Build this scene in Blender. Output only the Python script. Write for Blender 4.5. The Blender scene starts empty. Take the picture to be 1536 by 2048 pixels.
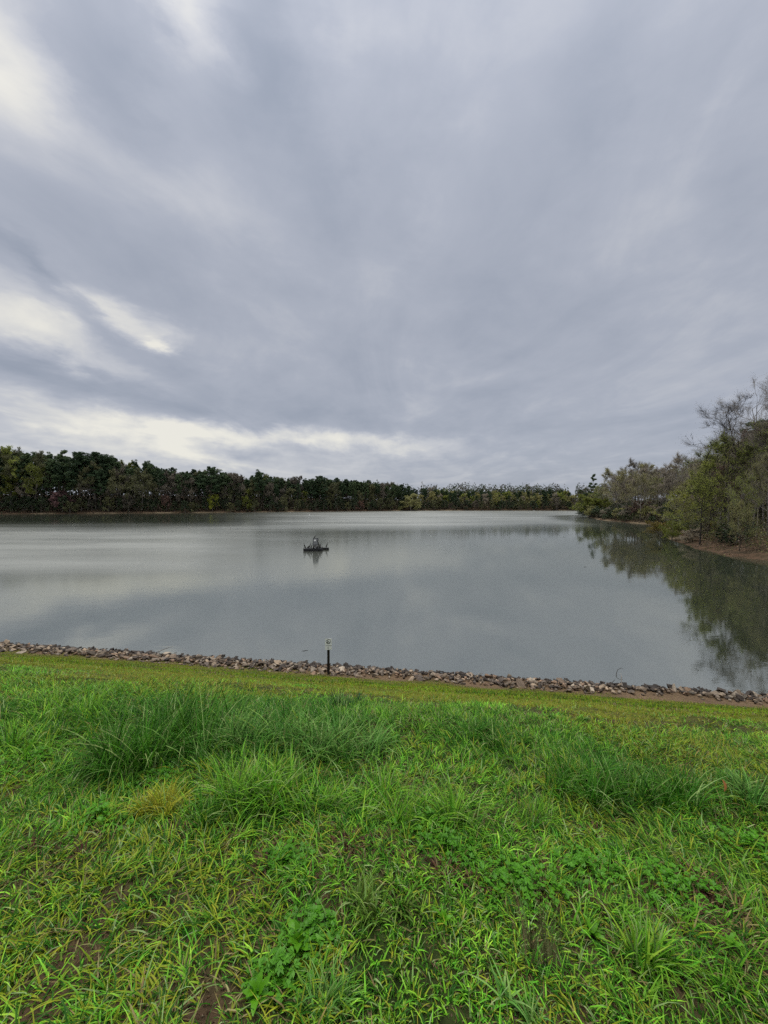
import bpy, bmesh, math, random
import numpy as np
from mathutils import Vector, Matrix, Euler

SEED = 11
rng = np.random.default_rng(SEED)
random.seed(SEED)
scene = bpy.context.scene
COL = scene.collection
R = math.radians

# ------------------------------------------------------------------ camera
EYE = 7.8            # metres above the lake
F = 800.0            # focal length in pixels of the 1536 x 2048 frame
HZ = 1006.0          # horizon row in that frame
cam_d = bpy.data.cameras.new('camera')
cam_d.sensor_fit = 'VERTICAL'
cam_d.sensor_height = 36.0
cam_d.lens = F / 2048.0 * 36.0
cam_d.clip_start = 0.05
cam_d.clip_end = 6000
cam = bpy.data.objects.new('camera', cam_d)
COL.objects.link(cam)
PITCH = math.atan((1024.0 - HZ) / F)
cam.location = (0, 0, EYE)
cam.rotation_euler = (math.pi / 2 - PITCH, 0, 0)
scene.camera = cam


def ray(px, py):
    """direction in the world of a point of the 1536 x 2048 frame"""
    v = Vector(((px - 768.0) / F, 1.0, -(py - 1024.0) / F))
    c, s = math.cos(PITCH), math.sin(PITCH)
    return Vector((v.x, v.y * c + v.z * s, v.z * c - v.y * s)).normalized()


def azel(px, py):
    d = ray(px, py)
    return math.atan2(d.x, d.y), math.asin(d.z)


# ------------------------------------------------------------------ light
SUN_AZ, SUN_EL = azel(315, 682)[0], R(83)      # daylight through the deck comes mostly from high up
world = bpy.data.worlds.new('World')
scene.world = world
world.use_nodes = True
wt = world.node_tree
wt.nodes.clear()
WN, WL = wt.nodes.new, wt.links.new


def wmath(op, a, b=None, c=None, clamp=False):
    n = WN('ShaderNodeMath')
    n.operation = op
    n.use_clamp = clamp
    for i, v in enumerate((a, b, c)):
        if v is None:
            continue
        if isinstance(v, (int, float)):
            n.inputs[i].default_value = v
        else:
            WL(v, n.inputs[i])
    return n.outputs[0]


def build_world():
    tc = WN('ShaderNodeTexCoord')
    nz = WN('ShaderNodeVectorMath'); nz.operation = 'NORMALIZE'
    WL(tc.outputs['Generated'], nz.inputs[0])
    sep = WN('ShaderNodeSeparateXYZ'); WL(nz.outputs[0], sep.inputs[0])
    X, Y, Z = sep.outputs
    zc = wmath('MAXIMUM', Z, 0.0)
    az = wmath('ARCTAN2', X, Y)
    el = wmath('ARCSINE', zc)
    # cloud sheet overhead: plane coordinates give the converging streaks
    zk = wmath('ADD', zc, 0.10)
    pl = WN('ShaderNodeCombineXYZ')
    WL(wmath('DIVIDE', X, zk), pl.inputs[0]); WL(wmath('DIVIDE', Y, zk), pl.inputs[1])

    def noise(vec, scale, detail, rough, mscale=(1, 1, 1), loc=(0, 0, 0), rot=(0, 0, 0), dist=0.0):
        mp = WN('ShaderNodeMapping')
        mp.inputs['Scale'].default_value = mscale
        mp.inputs['Location'].default_value = loc
        mp.inputs['Rotation'].default_value = rot
        WL(vec, mp.inputs[0])
        n = WN('ShaderNodeTexNoise')
        n.inputs['Scale'].default_value = scale
        n.inputs['Detail'].default_value = detail
        n.inputs['Roughness'].default_value = rough
        n.inputs['Distortion'].default_value = dist
        WL(mp.outputs[0], n.inputs['Vector'])
        return n
    n1 = noise(pl.outputs[0], 1.5, 6, 0.54, (1.0, 0.5, 1), (3.1, 0.4, 0), (0, 0, R(8)), 1.1)
    n2 = noise(pl.outputs[0], 4.0, 7, 0.60, (1.0, 0.7, 1), (7.7, 2.4, 0), (0, 0, R(-10)), 0.4)
    n3 = noise(nz.outputs[0], 6.0, 6, 0.58, (1, 1, 2.2), (1.3, 5.1, 2.0), (0, 0, 0), 0.3)
    # direction coordinates, warped so that no cloud edge is a clean ellipse
    ae = WN('ShaderNodeCombineXYZ'); WL(az, ae.inputs[0]); WL(el, ae.inputs[1])
    sub = WN('ShaderNodeVectorMath'); sub.operation = 'SUBTRACT'
    WL(n3.outputs['Color'], sub.inputs[0]); sub.inputs[1].default_value = (0.5, 0.5, 0.5)
    scl = WN('ShaderNodeVectorMath'); scl.operation = 'MULTIPLY'
    WL(sub.outputs[0], scl.inputs[0]); scl.inputs[1].default_value = (0.26, 0.12, 0)
    add = WN('ShaderNodeVectorMath'); add.operation = 'ADD'
    WL(ae.outputs[0], add.inputs[0]); WL(scl.outputs[0], add.inputs[1])
    W = add.outputs[0]
    v = wmath('MULTIPLY_ADD', wmath('SUBTRACT', n1.outputs[0], 0.5), 0.53, 0.47)
    v = wmath('MULTIPLY_ADD', wmath('SUBTRACT', n2.outputs[0], 0.5), 0.26, v)
    v = wmath('MULTIPLY_ADD', wmath('SUBTRACT', n3.outputs[0], 0.5), 0.22, v)
    # thicker and thinner stretches of the cloud deck (px, py, rx, ry, tilt, amount)
    feats = [
        (-20, 110, 140, 220, 10, .44), (385, 30, 65, 130, -8, .42), (1010, 40, 260, 95, 0, .12),
        (680, 10, 130, 90, 0, .06), (1330, 20, 160, 60, 0, .06), (300, 335, 150, 70, 10, .17),
        (520, 430, 170, 60, 25, .07), (930, 230, 80, 70, 0, .08),
        (50, 635, 150, 50, 12, .42), (265, 632, 110, 24, 10, .36), (316, 682, 30, 15, 4, .55),
        (230, 742, 110, 24, 14, .34), (170, 845, 300, 28, 13, .32), (380, 872, 160, 20, 8, .30),
        (640, 882, 250, 18, 2, .48), (130, 895, 260, 40, 3, .22), (400, 925, 200, 26, 5, .20),
        (640, 925, 260, 24, 4, .14),
        (495, 120, 90, 170, 0, -.24), (190, 170, 150, 110, 25, -.20), (90, 548, 150, 26, 33, -.26),
        (60, 715, 180, 26, 0, -.16), (450, 905, 70, 22, 10, -.30), (590, 900, 40, 12, 0, -.15),
        (1130, 250, 200, 160, -35, -.10), (1430, 120, 160, 120, -30, -.08), (640, 330, 70, 150, -10, -.10),
        (450, 800, 330, 40, 6, -.12), (790, 480, 40, 120, 0, -.06), (300, 800, 200, 22, 8, -.10),
    ]
    for px, py, rx, ry, tilt, amt in feats:
        a0, e0 = azel(px, py)
        ra = abs(azel(px + rx, py)[0] - a0)
        re = abs(azel(px, py - ry)[1] - e0)
        mp = WN('ShaderNodeMapping'); mp.vector_type = 'TEXTURE'
        mp.inputs['Location'].default_value = (a0, e0, 0)
        mp.inputs['Rotation'].default_value = (0, 0, -R(tilt))
        mp.inputs['Scale'].default_value = (ra, re, 1)
        WL(W, mp.inputs[0])
        dt = WN('ShaderNodeVectorMath'); dt.operation = 'DOT_PRODUCT'
        WL(mp.outputs[0], dt.inputs[0]); WL(mp.outputs[0], dt.inputs[1])
        g = wmath('EXPONENT', wmath('MULTIPLY', dt.outputs['Value'], -0.8))
        v = wmath('MULTIPLY_ADD', g, amt, v)
    ramp = WN('ShaderNodeValToRGB')
    el_ = ramp.color_ramp.elements

    def lin(c):
        return tuple(((x / 255) / 12.92 if x / 255 <= .04045 else ((x / 255 + .055) / 1.055) ** 2.4) for x in c) + (1,)
    stops = [(0.0, (136, 145, 160)), (0.25, (152, 159, 173)), (0.5, (170, 175, 187)), (0.72, (195, 197, 203)), (1.0, (236, 233, 223))]
    while len(el_) < len(stops):
        el_.new(0.5)
    for e, (p, c) in zip(el_, stops):
        e.position = p
        e.color = lin(c)
    WL(v, ramp.inputs[0])
    # an overcast deck is brighter towards the zenith
    up = wmath('MULTIPLY_ADD', wmath('POWER', zc, 4.0), 0.8, 0.98)
    up = wmath('MULTIPLY', up, 0.52)
    cb = WN('ShaderNodeBackground')
    WL(ramp.outputs[0], cb.inputs['Color']); WL(up, cb.inputs['Strength'])
    sky = WN('ShaderNodeTexSky')
    sky.sky_type = 'NISHITA'
    sky.sun_disc = False
    sky.sun_elevation = SUN_EL
    sky.sun_rotation = SUN_AZ
    sb = WN('ShaderNodeBackground'); WL(sky.outputs[0], sb.inputs['Color'])
    sb.inputs['Strength'].default_value = 0.05
    mx = WN('ShaderNodeMixShader'); mx.inputs[0].default_value = 0.93
    WL(sb.outputs[0], mx.inputs[1]); WL(cb.outputs[0], mx.inputs[2])
    out = WN('ShaderNodeOutputWorld'); WL(mx.outputs[0], out.inputs['Surface'])


build_world()
sun_d = bpy.data.lights.new('sun', 'SUN')
sun_d.energy = 1.5
sun_d.angle = R(60)           # a sun spread wide by the cloud
sun_d.color = (1.0, 0.95, 0.86)
sun = bpy.data.objects.new('sun', sun_d)
COL.objects.link(sun)
sd = Vector((math.sin(SUN_AZ) * math.cos(SUN_EL), math.cos(SUN_AZ) * math.cos(SUN_EL), math.sin(SUN_EL)))
sun.rotation_euler = sd.to_track_quat('Z', 'Y').to_euler()
sun.location = sd * 100

scene.view_settings.view_transform = 'Standard'
scene.view_settings.look = 'None'
scene.view_settings.exposure = 1.0
scene.view_settings.gamma = 1.0
scene.view_settings.use_curve_mapping = False
scene.render.engine = 'CYCLES'
scene.cycles.use_denoising = False
scene.cycles.use_adaptive_sampling = True
scene.cycles.adaptive_threshold = 0.014
scene.cycles.adaptive_min_samples = 12
scene.cycles.max_bounces = 4
scene.cycles.diffuse_bounces = 2
scene.cycles.transmission_bounces = 3


# ------------------------------------------------------------------ helpers
def lin3(r, g, b):
    return tuple((x / 255 / 12.92 if x / 255 <= .04045 else ((x / 255 + .055) / 1.055) ** 2.4) for x in (r, g, b))


def tag(o, label=None, cat=None, group=None, kind=None):
    if label: o['label'] = label
    if cat: o['category'] = cat
    if group: o['group'] = group
    if kind: o['kind'] = kind
    return o


def empty(name, loc=(0, 0, 0), rz=0.0, scale=(1, 1, 1)):
    o = bpy.data.objects.new(name, None)
    o.empty_display_size = 0.2
    o.location = loc
    o.rotation_euler = (0, 0, rz)
    o.scale = scale
    COL.objects.link(o)
    return o


def link(name, mesh, parent=None):
    o = bpy.data.objects.new(name, mesh)
    COL.objects.link(o)
    if parent is not None:
        o.parent = parent
    return o


def np_mesh(name, verts, tris=None, quads=None, mat=None, col=None, smooth=False):
    verts = np.asarray(verts, dtype=np.float32)
    tris = np.zeros((0, 3), np.int32) if tris is None else np.asarray(tris, np.int32)
    quads = np.zeros((0, 4), np.int32) if quads is None else np.asarray(quads, np.int32)
    me = bpy.data.meshes.new(name)
    nt, nq = len(tris), len(quads)
    me.vertices.add(len(verts))
    me.vertices.foreach_set('co', verts.ravel())
    me.loops.add(nt * 3 + nq * 4)
    me.polygons.add(nt + nq)
    me.loops.foreach_set('vertex_index', np.concatenate([tris.ravel(), quads.ravel()]))
    ls = np.concatenate([np.arange(nt) * 3, nt * 3 + np.arange(nq) * 4]).astype(np.int32)
    me.polygons.foreach_set('loop_start', ls)
    if smooth:
        me.polygons.foreach_set('use_smooth', np.ones(nt + nq, dtype=bool))
    me.update(calc_edges=True)
    if col is not None:
        a = me.color_attributes.new('Col', 'FLOAT_COLOR', 'POINT')
        c4 = np.ones((len(verts), 4), np.float32)
        c4[:, :3] = col
        a.data.foreach_set('color', c4.ravel())
    if mat is not None:
        me.materials.append(mat)
    return me


def hash2(ix, iy, s):
    h = np.sin(ix * 127.1 + iy * 311.7 + s * 74.7) * 43758.5453
    return h - np.floor(h)


def vnoise(x, y, scale=1.0, s=0):
    x = np.asarray(x, float) * scale; y = np.asarray(y, float) * scale
    ix, iy = np.floor(x), np.floor(y)
    fx, fy = x - ix, y - iy
    fx = fx * fx * (3 - 2 * fx); fy = fy * fy * (3 - 2 * fy)
    a, b = hash2(ix, iy, s), hash2(ix + 1, iy, s)
    c, d = hash2(ix, iy + 1, s), hash2(ix + 1, iy + 1, s)
    return (a * (1 - fx) + b * fx) * (1 - fy) + (c * (1 - fx) + d * fx) * fy


def fbm(x, y, scale=1.0, s=0, o=4):
    v, a, t = 0.0, 0.5, 0.0
    for i in range(o):
        v = v + a * vnoise(x, y, scale * 2 ** i, s + i * 3.3)
        t += a
        a *= 0.5
    return v / t


def sstep(a, b, x):
    t = np.clip((np.asarray(x, float) - a) / (b - a), 0, 1)
    return t * t * (3 - 2 * t)


# ------------------------------------------------------------------ materials
def mat_new(name):
    m = bpy.data.materials.new(name)
    m.use_nodes = True
    nt = m.node_tree
    b = nt.nodes['Principled BSDF']
    return m, nt, b


def nnode(nt, kind, **kw):
    n = nt.nodes.new(kind)
    for k, v in kw.items():
        if k in n.inputs:
            n.inputs[k].default_value = v
        else:
            setattr(n, k, v)
    return n


def ramp_node(nt, stops, fac=None):
    r = nt.nodes.new('ShaderNodeValToRGB')
    e = r.color_ramp.elements
    while len(e) < len(stops):
        e.new(0.5)
    for el, (p, c) in zip(e, stops):
        el.position = p
        el.color = (*c, 1)
    if fac is not None:
        nt.links.new(fac, r.inputs[0])
    return r


def noisy_mat(name, stops, scale, rough=0.8, bump=0.0, bump_scale=None, mscale=(1, 1, 1), spec=0.3, obj_rand=0.0, detail=6):
    """noise-coloured surface in object coordinates"""
    m, nt, b = mat_new(name)
    tc = nt.nodes.new('ShaderNodeTexCoord')
    mp = nnode(nt, 'ShaderNodeMapping'); mp.inputs['Scale'].default_value = mscale
    nt.links.new(tc.outputs['Object'], mp.inputs[0])
    n = nnode(nt, 'ShaderNodeTexNoise', Scale=scale, Detail=detail, Roughness=0.6)
    nt.links.new(mp.outputs[0], n.inputs['Vector'])
    fac = n.outputs[0]
    if obj_rand:
        oi = nt.nodes.new('ShaderNodeObjectInfo')
        a = nnode(nt, 'ShaderNodeMath', operation='MULTIPLY_ADD')
        nt.links.new(oi.outputs['Random'], a.inputs[0])
        a.inputs[1].default_value = obj_rand
        a2 = nnode(nt, 'ShaderNodeMath', operation='SUBTRACT')
        nt.links.new(fac, a2.inputs[0]); a2.inputs[1].default_value = obj_rand / 2
        nt.links.new(a2.outputs[0], a.inputs[2])
        fac = a.outputs[0]
    r = ramp_node(nt, stops, fac)
    nt.links.new(r.outputs[0], b.inputs['Base Color'])
    b.inputs['Roughness'].default_value = rough
    b.inputs['Specular IOR Level'].default_value = spec
    if bump:
        n2 = nnode(nt, 'ShaderNodeTexNoise', Scale=bump_scale or scale * 3, Detail=6)
        nt.links.new(mp.outputs[0], n2.inputs['Vector'])
        bp = nnode(nt, 'ShaderNodeBump', Strength=bump, Distance=0.05)
        nt.links.new(n2.outputs[0], bp.inputs['Height'])
        nt.links.new(bp.outputs[0], b.inputs['Normal'])
    return m


def leaf_mat(name, base, var=0.35, trans=0.35, rough=0.55, attr=False, spec=0.3):
    """foliage: colour varies leaf by leaf and tree by tree, light passes through"""
    m, nt, b = mat_new(name)
    if attr:
        a = nnode(nt, 'ShaderNodeVertexColor', layer_name='Col')
        src = a.outputs[0]
    else:
        oi = nt.nodes.new('ShaderNodeObjectInfo')
        geo = nt.nodes.new('ShaderNodeNewGeometry')
        mixr = nnode(nt, 'ShaderNodeMath', operation='MULTIPLY_ADD')
        nt.links.new(geo.outputs['Random Per Island'], mixr.inputs[0]); mixr.inputs[1].default_value = 0.6
        m2 = nnode(nt, 'ShaderNodeMath', operation='MULTIPLY'); m2.inputs[1].default_value = 0.4
        nt.links.new(oi.outputs['Random'], m2.inputs[0])
        nt.links.new(m2.outputs[0], mixr.inputs[2])
        lo = tuple(c * (1 - var) for c in base)
        hi = tuple(min(1, c * (1 + var)) for c in base)
        hi = (hi[0] * 1.12, hi[1], hi[2] * 0.9)
        src = ramp_node(nt, [(0, lo), (0.5, base), (1, hi)], mixr.outputs[0]).outputs[0]
    nt.links.new(src, b.inputs['Base Color'])
    b.inputs['Roughness'].default_value = rough
    b.inputs['Specular IOR Level'].default_value = spec
    tr = nt.nodes.new('ShaderNodeBsdfTranslucent')
    nt.links.new(src, tr.inputs[0])
    mx = nnode(nt, 'ShaderNodeMixShader')
    mx.inputs[0].default_value = trans
    nt.links.new(b.outputs[0], mx.inputs[1]); nt.links.new(tr.outputs[0], mx.inputs[2])
    out = nt.nodes['Material Output']
    nt.links.new(mx.outputs[0], out.inputs['Surface'])
    return m


M = {}
M['bark_pine'] = noisy_mat('pine bark', [(.3, (.035, .026, .02)), (.7, (.10, .072, .055))], 3.0, .9, .4, mscale=(1, 1, .25))
M['bark_grey'] = noisy_mat('grey bark', [(.3, (.11, .098, .084)), (.7, (.27, .24, .205))], 3.0, .9, .4, mscale=(1, 1, .3))
M['bark_dark'] = noisy_mat('dark wet bark', [(.3, (.018, .015, .012)), (.7, (.05, .042, .035))], 3.0, .9, .4, mscale=(1, 1, .3))
M['bark_pale'] = noisy_mat('pale bark', [(.3, (.20, .17, .13)), (.7, (.42, .37, .30))], 3.0, .8, .3, mscale=(1, 1, .3))
M['needles'] = leaf_mat('pine needles', (.080, .125, .054), .28, .3)
M['needles_dark'] = leaf_mat('dark pine needles', (.050, .088, .040), .28, .25)
M['leaf_spring'] = leaf_mat('spring leaves', (.27, .32, .07), .35, .5)
M['leaf_lime'] = leaf_mat('yellow green leaves', (.26, .30, .035), .35, .45)
M['leaf_woods'] = leaf_mat('muted olive leaves', (.13, .14, .062), .3, .35)
M['leaf_thicket'] = leaf_mat('muted grey buds', (.15, .135, .105), .3, .35)
M['leaf_bush'] = leaf_mat('dull lime leaves', (.16, .19, .03), .35, .4)
M['leaf_olive'] = leaf_mat('olive buds', (.33, .33, .135), .3, .5)
M['leaf_grey'] = leaf_mat('grey brown buds', (.34, .305, .235), .3, .5)
M['leaf_red'] = leaf_mat('reddish buds', (.18, .11, .085), .35, .3)
M['leaf_pink'] = leaf_mat('pink blossom', (.22, .13, .13), .3, .25)
M['leaf_dark'] = leaf_mat('evergreen leaves', (.038, .060, .026), .4, .2, .45)
M['leaf_orange'] = leaf_mat('new orange leaves', (.20, .16, .035), .35, .4)
M['grass'] = leaf_mat('grass', None, trans=.30, rough=.48, attr=True, spec=.16)
M['stone_stuff'] = None

# ------------------------------------------------------------------ the lie of the land
NX, NY = math.sin(R(9.24)), math.cos(R(9.24))     # downhill direction of the dam face
TX, TY = NY, -NX                                  # along the dam, to the right
US = 18.35                                        # waterline, metres downhill from the camera

_u = np.linspace(0, 24, 2401)
_slope = 0.10 + 0.335 * sstep(2.6, 5.4, _u) - 0.27 * sstep(15.3, 17.5, _u) + 0.10 * sstep(18.1, 19.1, _u)
_drop = 1.62 + np.concatenate([[0], np.cumsum((_slope[1:] + _slope[:-1]) / 2 * np.diff(_u))])
_k = (EYE - 1.62) / (np.interp(US, _u, _drop) - 1.62)
_drop = 1.62 + (_drop - 1.62) * _k


def h_dam(x, y):
    u = np.asarray(x) * NX + np.asarray(y) * NY
    base = EYE - np.interp(u, _u, _drop)
    base = np.where(u < 0, EYE - 1.62 - 0.02 * np.clip(-u, 0, 6), base)
    near = 1 - sstep(4.5, 8, u)
    far = sstep(4, 8, u) * (1 - sstep(15.0, 17.0, u))
    return base + near * ((fbm(x, y, 1.1, 5, 3) - .5) * .16 + (vnoise(x, y, .45, 9) - .5) * .10) + far * (fbm(x, y, .8, 17, 3) - .5) * .10


LAKE = np.array([(-75, 31.3), (-185, 60), (-330, 170), (-350, 262), (-274, 284), (-229, 297), (-182, 312), (-130, 328),
                 (-75, 357), (-9, 390), (43, 416), (120, 420), (206, 420), (262, 400), (250, 320), (190, 272), (140, 246),
                 (118, 233), (111, 215), (99, 183), (96, 156), (98, 142), (84, 118), (64, 90), (59.5, 80), (53, 66.5), (51, 60), (51, 52),
                 (50, 40), (47, 25), (46, 11.6)], float)


def lake_sd(x, y):
    """signed distance to the lake outline, negative on the water"""
    x = np.asarray(x, float); y = np.asarray(y, float)
    d = np.full(x.shape, 1e9)
    inside = np.zeros(x.shape, bool)
    n = len(LAKE)
    for i in range(n):
        ax, ay = LAKE[i]; bx, by = LAKE[(i + 1) % n]
        ex, ey = bx - ax, by - ay
        t = np.clip(((x - ax) * ex + (y - ay) * ey) / (ex * ex + ey * ey), 0, 1)
        d = np.minimum(d, np.hypot(x - ax - t * ex, y - ay - t * ey))
        c = ((ay > y) != (by > y)) & (x < (bx - ax) * (y - ay) / (by - ay + 1e-12) + ax)
        inside ^= c
    return np.where(inside, -d, d) + (fbm(x, y, .22, 77, 3) - .5) * np.where(x > 20, 3.0, 5.0) * (y > 36)


def h_land(x, y):
    x = np.asarray(x, float); y = np.asarray(y, float)
    sd_ = lake_sd(x, y)
    d = np.maximum(sd_, 0)
    right = sstep(20, 60, x) * (1 - sstep(235, 260, y))
    left = 1 - sstep(-200, 60, x)
    hmax = 11 + 5 * left + 4 * right
    rise = .24 + .10 * left - .02 * right
    bank = np.minimum(d, 2.0) * .28
    land = bank + hmax * (1 - np.exp(-np.maximum(d - 1, 0) * rise / hmax)) + (fbm(x, y, .12, 3, 4) - .5) * np.minimum(d, 8) * .18
    wet = np.maximum(sd_ * .25, -3)
    h = np.where(sd_ > 0, land, wet)
    u = x * NX + y * NY
    w = (1 - sstep(36, 60, np.abs(x))) * (u < US + 3)
    hd = np.where(u < US + 1, h_dam(x, y), -1.0)
    return h * (1 - w) + hd * w


def ground_z(x, y):
    return float(h_land(np.array([x]), np.array([y]))[0])


def pix_ground(px, py, off=0.0):
    """where the line of sight of a frame point meets the dam face"""
    d = ray(px, py)
    prev = 0.3
    t = 0.4
    while t < 60:
        p = d * t
        if EYE + p.z < float(h_dam(p.x, p.y)) + off:
            return Vector((p.x, p.y, float(h_dam(p.x, p.y))))
        t += 0.01 if t < 8 else 0.03
    return Vector((p.x, p.y, 0))


def at_dist(px, y):
    return (px - 768.0) / F * y


# ground materials ----------------------------------------------------------
def ground_material():
    m, nt, b = mat_new('forest floor')
    geo = nt.nodes.new('ShaderNodeNewGeometry')
    n = nnode(nt, 'ShaderNodeTexNoise', Scale=.6, Detail=8, Roughness=.65)
    nt.links.new(geo.outputs['Position'], n.inputs['Vector'])
    r = ramp_node(nt, [(.3, (.025, .020, .012)), (.47, (.060, .042, .026)), (.6, (.10, .062, .040)), (.75, (.07, .075, .022))], n.outputs[0])
    # tan mud and dry sedge along the water's edge
    sx = nt.nodes.new('ShaderNodeSeparateXYZ'); nt.links.new(geo.outputs['Position'], sx.inputs[0])
    n2 = nnode(nt, 'ShaderNodeTexNoise', Scale=.05, Detail=4)
    nt.links.new(geo.outputs['Position'], n2.inputs['Vector'])
    k = nnode(nt, 'ShaderNodeMapRange'); k.inputs['From Min'].default_value = .9; k.inputs['From Max'].default_value = .35
    nt.links.new(sx.outputs[2], k.inputs['Value'])
    k2 = nnode(nt, 'ShaderNodeMapRange'); k2.inputs['From Min'].default_value = .46; k2.inputs['From Max'].default_value = .6
    nt.links.new(n2.outputs[0], k2.inputs['Value'])
    mu = nnode(nt, 'ShaderNodeMath', operation='MULTIPLY'); nt.links.new(k.outputs[0], mu.inputs[0]); nt.links.new(k2.outputs[0], mu.inputs[1])
    mx = nnode(nt, 'ShaderNodeMix', data_type='RGBA')
    nt.links.new(mu.outputs[0], mx.inputs[0])
    nt.links.new(r.outputs[0], mx.inputs[6]); mx.inputs[7].default_value = (.20, .155, .10, 1)
    nt.links.new(mx.outputs[2], b.inputs['Base Color'])
    b.inputs['Roughness'].default_value = .95
    b.inputs['Specular IOR Level'].default_value = .1
    n3 = nnode(nt, 'ShaderNodeTexNoise', Scale=3, Detail=8)
    nt.links.new(geo.outputs['Position'], n3.inputs['Vector'])
    bp = nnode(nt, 'ShaderNodeBump', Strength=.7, Distance=.15)
    nt.links.new(n3.outputs[0], bp.inputs['Height']); nt.links.new(bp.outputs[0], b.inputs['Normal'])
    return m


def embankment_material():
    m, nt, b = mat_new('embankment soil')
    a = nnode(nt, 'ShaderNodeVertexColor', layer_name='Col')
    geo = nt.nodes.new('ShaderNodeNewGeometry')
    n = nnode(nt, 'ShaderNodeTexNoise', Scale=14, Detail=8, Roughness=.7)
    nt.links.new(geo.outputs['Position'], n.inputs['Vector'])
    k = nnode(nt, 'ShaderNodeMapRange'); k.inputs['To Min'].default_value = .45; k.inputs['To Max'].default_value = 1.5
    k.inputs['From Min'].default_value = .3; k.inputs['From Max'].default_value = .7
    nt.links.new(n.outputs[0], k.inputs['Value'])
    vm = nnode(nt, 'ShaderNodeVectorMath', operation='SCALE')
    nt.links.new(a.outputs[0], vm.inputs[0]); nt.links.new(k.outputs[0], vm.inputs['Scale'])
    nt.links.new(vm.outputs[0], b.inputs['Base Color'])
    b.inputs['Roughness'].default_value = .9
    b.inputs['Specular IOR Level'].default_value = .15
    n3 = nnode(nt, 'ShaderNodeTexNoise', Scale=40, Detail=6)
    nt.links.new(geo.outputs['Position'], n3.inputs['Vector'])
    bp = nnode(nt, 'ShaderNodeBump', Strength=.8, Distance=.03)
    nt.links.new(n3.outputs[0], bp.inputs['Height']); nt.links.new(bp.outputs[0], b.inputs['Normal'])
    return m


BARE = []
for px, py, w in ((200, 1660, 60), (330, 1665, 60), (1230, 1690, 60), (1390, 1770, 90), (700, 1700, 80), (180, 1900, 70), (1190, 2010, 70), (400, 2020, 190), (900, 2010, 110), (1440, 1820, 120), (530, 1900, 60), (680, 1935, 60), (460, 1705, 50), (880, 1960, 50), (1060, 1890, 40), (310, 2040, 90), (640, 1995, 50)):
    p = pix_ground(px, py)
    BARE.append((p.x, p.y, w / F * p.y * .34))


def bare_map(x, y):
    b = np.zeros(len(x))
    for sx, sy, sr in BARE:
        b = np.maximum(b, np.exp(-((x - sx) ** 2 + (y - sy) ** 2) / (sr * sr) * .7))
    return b * sstep(.30, .58, fbm(x, y, 7.0, 88, 3))


def build_ground():
    # one wide sheet, finer towards the lake
    tx = np.linspace(-1, 1, 280)
    ty = np.linspace(-.35, 1, 250)
    a = 40.0
    sx = a * np.sinh(tx * math.asinh(2600 / a))
    sy = a * np.sinh(ty * math.asinh(2600 / a))
    gx, gy = np.meshgrid(sx, sy)
    z = h_land(gx.ravel(), gy.ravel()).reshape(gx.shape)
    u = gx * NX + gy * NY
    t = gx * TX + gy * TY
    hole = (u > -4) & (u < 19.6) & (np.abs(t) < 40)
    z = np.where(hole, z - 1.2, z)
    v = np.stack([gx.ravel(), gy.ravel(), z.ravel()], 1)
    ny, nx = gx.shape
    i = np.arange(ny * nx).reshape(ny, nx)
    q = np.stack([i[:-1, :-1], i[:-1, 1:], i[1:, 1:], i[1:, :-1]], -1).reshape(-1, 4)
    o = link('ground', np_mesh('ground', v, quads=q, mat=ground_material(), smooth=True))
    tag(o, 'brown wooded land around the lake', None, None, 'structure')
    # the grassed dam face
    us = np.linspace(-4, 19.9, 190)
    ts = np.linspace(-41, 41, 380)
    tt, uu = np.meshgrid(ts, us)
    x = tt * TX + uu * NX
    y = tt * TY + uu * NY
    z = h_dam(x, y)
    ny, nx = tt.shape
    i = np.arange(ny * nx).reshape(ny, nx)
    q = np.stack([i[:-1, :-1], i[:-1, 1:], i[1:, 1:], i[1:, :-1]], -1).reshape(-1, 4)
    n = fbm(x, y, .9, 21, 4)
    soil = np.array((.075, .048, .027))
    moss = np.array((.022, .038, .007))
    clay = np.array((.13, .088, .052))
    bm_ = bare_map(x.ravel(), y.ravel()).reshape(x.shape)
    c = soil + (moss - soil) * (sstep(.35, .65, n) * (1 - sstep(.1, .5, bm_)))[..., None]
    kk = sstep(4, 6, uu)[..., None]
    c = c * (1 - kk) + (np.array((.085, .105, .010)) * (0.75 + .5 * n[..., None])) * kk
    kc = (sstep(15.4, 16.4, uu + (n - .5) * 2.2 + .035 * (tt - 6)))[..., None]
    c = c * (1 - kc) + clay * kc * (.7 + .6 * n[..., None])
    o = link('embankment', np_mesh('embankment', np.stack([x.ravel(), y.ravel(), z.ravel()], 1), quads=q,
                                   mat=embankment_material(), col=c.reshape(-1, 3), smooth=True))
    tag(o, 'grassy dam face sloping down to the lake', None, None, 'structure')


build_ground()


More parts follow.
